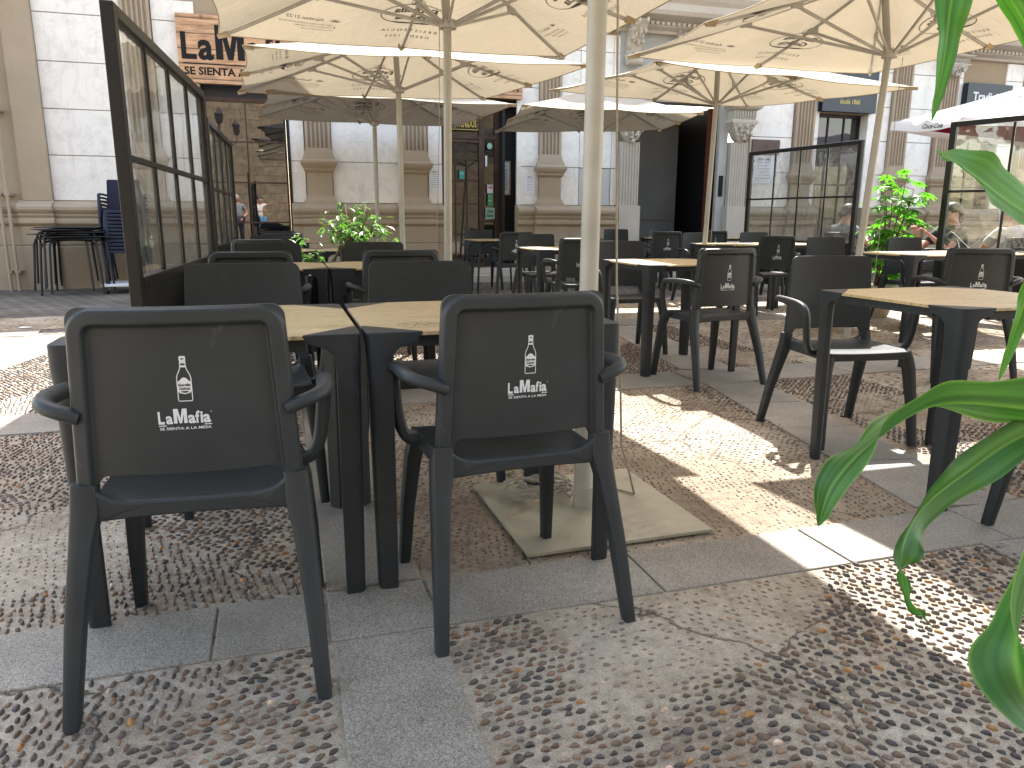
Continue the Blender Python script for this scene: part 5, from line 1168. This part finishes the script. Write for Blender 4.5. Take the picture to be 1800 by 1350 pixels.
# ------------------------------------------------------------------ people
def skin(name, chains, mat, parent, sub=1):
    """chains: list of point lists [(x,y,z,r)...]; shared points are merged into one continuous skinned body"""
    bm = bmesh.new(); lay = bm.verts.layers.skin.verify(); key = {}
    def gv(p):
        k = (round(p[0], 4), round(p[1], 4), round(p[2], 4))
        if k not in key:
            v = bm.verts.new(p[:3]); v[lay].radius = (p[3], p[3] if len(p) < 5 else p[4]); key[k] = v
        return key[k]
    first = None
    for c in chains:
        for a, b in zip(c, c[1:]):
            va, vb = gv(a), gv(b)
            if first is None: first = va
            if not bm.edges.get((va, vb)): bm.edges.new((va, vb))
    first[lay].use_root = True
    me = bpy.data.meshes.new(name); bm.to_mesh(me); bm.free()
    o = bpy.data.objects.new(name, me); COL.objects.link(o)
    sk = o.modifiers.new("skin", 'SKIN'); sk.use_smooth_shade = True; sk.branch_smoothing = .6
    sm = o.modifiers.new("sub", 'SUBSURF'); sm.levels = sub; sm.render_levels = sub
    dg = bpy.context.evaluated_depsgraph_get(); m2 = bpy.data.meshes.new_from_object(o.evaluated_get(dg)); o.modifiers.clear(); o.data = m2; m2.name = name
    m2.materials.clear(); m2.materials.append(MT[mat]); o.parent = parent; return o
def hand(p, d, out, curl=0.5):
    """palm + five fingers as chains from the wrist p in direction d"""
    p = Vector(p); d = Vector(d).normalized(); o = Vector(out).normalized(); s = d.cross(o).normalized(); ch = []
    palm = p + d * .045; ch.append([tuple(p) + (.019,), tuple(palm) + (.024,)])
    for k, (off, L) in enumerate(((-.026, .062), (-.009, .074), (.009, .070), (.026, .056))):
        b = palm + s * off + d * .035; m_ = b + d * L * .5 + o * -.012 * curl; e = m_ + (d * (1 - curl) - o * curl).normalized() * L * .5
        ch.append([tuple(palm) + (.024,), tuple(b) + (.0095,), tuple(m_) + (.0085,), tuple(e) + (.0070,)])
    b = p + d * .02 - s * .03; e = b + (d * .6 - s * .6).normalized() * .045
    ch.append([tuple(p) + (.019,), tuple(b) + (.011,), tuple(e) + (.0085,)]); return ch
def person(label, loc, rz, pelvis, chest, neck, head, sh_w, elbows, wrists, hips, knees, ankles, toes, top, bottom, hair, belly=1.0, skinmat='skin', hairlen=0, glasses=False, short=True, shoe=None, group=None):
    t = thing("person", label, "person", loc, rz, group); V_ = Vector
    pe, chs, ne, he = map(V_, (pelvis, chest, neck, head)); up_ = (ne - chs).normalized(); lat = V_((1, 0, 0))
    ch = [[tuple(pe) + (.16 * belly, .12 * belly), tuple(pe.lerp(chs, .5)) + (.145 * belly, .115 * belly), tuple(chs) + (.165, .12), tuple(chs.lerp(ne, .6)) + (.12, .095), tuple(ne) + (.066,), tuple(ne.lerp(he, .42)) + (.062,), tuple(he - (he - ne).normalized() * .025 + V_((0, .012, 0))) + (.084, .094), tuple(he + (he - ne).normalized() * .045) + (.100, .118), tuple(he + (he - ne).normalized() * .105) + (.070, .085)]]
    for i, s in enumerate((-1, 1)):
        sh = chs + lat * s * sh_w + up_ * .115
        el, wr = V_(elbows[i]), V_(wrists[i])
        ch.append([tuple(chs) + (.165, .12), tuple(sh) + (.062,), tuple(sh.lerp(el, .5)) + (.044,), tuple(el) + (.037,), tuple(el.lerp(wr, .4)) + (.036,), tuple(wr) + (.019,)])
        ch += hand(wr, wr - el, (0, 0, 1), .6)
        hp, kn, an, to = V_(hips[i]), V_(knees[i]), V_(ankles[i]), V_(toes[i])
        ch.append([tuple(pe) + (.16 * belly, .12 * belly), tuple(hp) + (.085,), tuple(hp.lerp(kn, .5)) + (.072,), tuple(kn) + (.052,), tuple(kn.lerp(an, .35)) + (.052,), tuple(an) + (.034,), tuple(to) + (.030,)])
    body = skin("body", ch, skinmat, t, 2)
    # face
    f = (he - ne).normalized(); fd = V_((0, 1, 0)); fd = (fd - f * fd.dot(f)).normalized(); fs = fd.cross(f)
    fc = MB(); c0 = he + f * .01
    m = MB(); m.ball((0, 0, 0), (.012, .016, .02), 8, 6); m.xf(Matrix.Translation(c0 + fd * .092 - f * .02)); m.build("nose", skinmat, body, smooth=2)
    for s in (-1, 1):
        m = MB(); m.ball(tuple(c0 + fs * s * .078), (.012, .02, .028), 8, 6); m.build("ear", skinmat, body, smooth=2)
        if not glasses: m = MB(); m.ball(tuple(c0 + fd * .078 + fs * s * .030 + f * .012), (.013, .010, .008), 8, 6); m.build("eye", 'ink', body, smooth=2)
    m = MB(); m.ball(tuple(c0 + fd * .080 - f * .055), (.022, .012, .006), 8, 6); m.build("mouth", 'shirt_pink', body, smooth=2)
    if glasses:
        m = MB()
        for s in (-1, 1): m.ball(tuple(c0 + fd * .088 + fs * s * .032 + f * .012), (.026, .012, .018), 10, 6); m.tube([c0 + fd * .085 + fs * s * .055 + f * .015, c0 + fs * s * .082 + f * .012], .004, 5)
        m.build("sunglasses", 'ink', body, smooth=2)
    # hair cap
    hm = MB(); hm.ball((0, 0, 0), (.098, .112, .105), 18, 12); hm.v = [(x, y, z) for x, y, z in hm.v]
    hm.v = [(x, y, z if (z > .0 or y < -.02) else z * .2) for x, y, z in hm.v]
    q = Matrix((fs, fd, f)).transposed().to_4x4(); q.translation = he + f * .045 - fd * .018; hm.xf(q); hm.build("hair", hair, t, smooth=2)
    if hairlen: MB().tube([he + f * .04 - fd * .07, he - fd * .105 - f * .02, he - fd * .10 - f * hairlen], [.07, .065, .03], 10).build("hair_tail", hair, t, smooth=2)
    # shirt and trousers hug the body
    sc_ = [[tuple(pe + V_((0, 0, -.02))) + (.178 * belly, .138 * belly), tuple(pe.lerp(chs, .5)) + (.165 * belly, .135 * belly), tuple(chs) + (.185, .138), tuple(chs.lerp(ne, .62)) + (.135, .105), tuple(chs.lerp(ne, .9)) + (.078,)]]
    for i, s in enumerate((-1, 1)):
        sh = chs + lat * s * sh_w + up_ * .115; el, wr = V_(elbows[i]), V_(wrists[i]); e_ = sh.lerp(el, .70) if short else el.lerp(wr, .85)
        c = [tuple(chs) + (.185, .138), tuple(sh) + (.080,), tuple(sh.lerp(el, .45)) + (.068,)]
        c += [tuple(e_) + (.058,)] if short else [tuple(el) + (.050,), tuple(e_) + (.034,)]
        sc_.append(c)
    skin("shirt", sc_, top, t, 2)
    tr = []
    for i in (0, 1):
        hp, kn, an = V_(hips[i]), V_(knees[i]), V_(ankles[i])
        tr.append([tuple(pe + V_((0, 0, -.03))) + (.182 * belly, .142 * belly), tuple(hp) + (.100,), tuple(hp.lerp(kn, .5)) + (.086,), tuple(kn) + (.066,), tuple(kn.lerp(an, .8)) + (.055,)])
    skin("trousers", tr, bottom, t, 2)
    for i in (0, 1):
        an, to = V_(ankles[i]), V_(toes[i]); d = (to - an); d.z = 0; d = d.normalized(); m = MB(); z0 = min(an.z, to.z)
        m.tube([V_((an.x, an.y, z0)) - d * .07, V_((an.x, an.y, z0)) , V_((to.x, to.y, z0)) + d * .02, V_((to.x, to.y, z0)) + d * .07], [(.036, .030), (.042, .042), (.046, .032), (.030, .020)], 12, up=(0, 0, 1)); m.build("shoe", shoe or 'shirt_black', t, smooth=2)
    return t
def seated(label, loc, rz, lean=0, arms=None, legx=0, **kw):
    """sitter facing +y in its own frame; seat 0.45 m"""
    y = -.05; c = (0, y - .05 + lean, .80)
    A = arms or [((-.26, .10 + lean, .68), (-.14, .32, .76)), ((.26, .10 + lean, .68), (.12, .34, .76))]
    return person(label, loc, rz, (0, y, .52), c, (0, y - .03 + lean * 1.3, .99), (0, y + .01 + lean * 1.45, 1.085), .165, [a[0] for a in A], [a[1] for a in A],
        [(-.09, y + .04, .50), (.09, y + .04, .50)], [(-.12, .42, .50), (.12, .42, .50)], [(-.12, .44 + legx, .10), (.12, .40, .10)], [(-.12, .58 + legx, .05), (.12, .54, .05)], **kw)
def standing(label, loc, rz, arms=None, **kw):
    A = arms or [((-.27, -.02, 1.12), (-.17, .18, .98)), ((.27, -.02, 1.12), (.17, .18, .98))]
    return person(label, loc, rz, (0, 0, .95), (0, -.01, 1.28), (0, -.01, 1.47), (0, .03, 1.565), .175, [a[0] for a in A], [a[1] for a in A],
        [(-.09, 0, .90), (.09, 0, .90)], [(-.11, .02, .50), (.11, .02, .50)], [(-.12, 0, .09), (.12, 0, .09)], [(-.13, .13, .04), (.13, .13, .04)], **kw)
grp = "people at the neighbouring terrace"
seated("man in grey shirt and dark glasses seated behind the far glass screen, in profile", (7.42, 8.75, 0), R(-75), lean=.06, top='shirt_grey', bottom='shorts', hair='hair', glasses=True, group=grp)
seated("dark-haired woman with sunglasses holding a phone beside the cracked screen", (7.80, 7.45, 0), R(88), lean=-.02, arms=[((-.22, .14, .66), (-.10, .34, .86)), ((.22, .14, .66), (.10, .34, .88))], legx=.25, top='shirt_black', bottom='trousers', hair='hair', hairlen=.14, glasses=True, shoe='shirt_white', group=grp)
seated("person in white and pink top leaning over behind the cracked pane", (7.45, 6.15, 0), R(-20), lean=.16, top='shirt_white', bottom='trousers', hair='hair', group=grp)
seated("person with bare forearm on the table at the far right edge behind glass", (7.75, 5.25, 0), R(70), lean=.05, top='shirt_pink', bottom='trousers', hair='hair', group=grp)
for (x, y, rz, lb) in ((7.42, 8.75, R(-75), "black armchair under the man in the grey shirt"), (7.80, 7.45, R(88), "black armchair under the woman with the phone"), (7.45, 6.15, R(-20), "black armchair directly behind the cracked pane"), (7.75, 5.25, R(70), "black armchair at the far right edge behind glass")):
    q = Vector((0, .0, 0)); dup(ch0, (x, y, 0), rz, lb, group="black armchairs of the neighbouring terrace", mat='blk')
for o in list(bpy.data.objects):
    if o.name.startswith(("printed_logo", "printed_lettering")):
        r_ = o.parent.parent
        if r_ and r_.get('label', "").startswith("black armchair"): bpy.data.objects.remove(o)
dup(tb0, (8.25, 6.35, 0), 0, "dark table of the neighbouring terrace behind the cracked screen", group="tables of the neighbouring terrace"); dup(tb0, (8.35, 8.6, 0), 0, "dark table of the neighbouring terrace beside the seated man", group="tables of the neighbouring terrace")
mb_ = thing("menu_easel", "small dark chalk menu standing behind the green umbrella plant", "menu board", (8.4, 8.0, .74)); MB().box(-.12, .12, -.01, .01, 0, .34).build("board", 'navy', mb_, bev=.004)
standing("grey-haired man in grey shirt with a camera strap, reflected in the window", (-1.15, -.35, 0), R(4), top='shirt_grey', bottom='trousers', hair='ghair', belly=1.18)
standing("slim woman in a pale top raising her arm, reflected in the window", (-.55, -1.6, 0), R(-50), arms=[((-.25, .06, 1.18), (-.10, .26, 1.22)), ((.30, .12, 1.40), (.30, .42, 1.46))], top='shirt_white', bottom='shorts', hair='hair')
# street lamp across the square
lp = thing("street_lamp", "ornate black lamp with three lanterns, reflected in the window", "street lamp", (-1.9, -7.2, 0))
MB().lathe([(.22, 0), (.22, .3), (.12, .5), (.08, 1.2), (.06, 3.6), (.09, 3.7), (.05, 3.9), (.04, 4.5)], n=16).build("post", 'blk', lp, smooth=True)
for x, z in ((0, 4.5), (-.6, 4.1), (.6, 4.1)):
    if x: MB().tube([(0, 0, 3.7), (x * .5, 0, 3.65), (x, 0, 3.85), (x, 0, 4.1)], .025, 8).build("arm", 'blk', lp, smooth=2)
    ln = MB().lathe([(.05, z), (.09, z + .03), (.15, z + .34), (.17, z + .36), (.06, z + .48), (.02, z + .60)], (x, 0), 6).build("lantern", 'blk', lp)
# shrubs across the square seen in reflection
print("objects", len(bpy.data.objects))
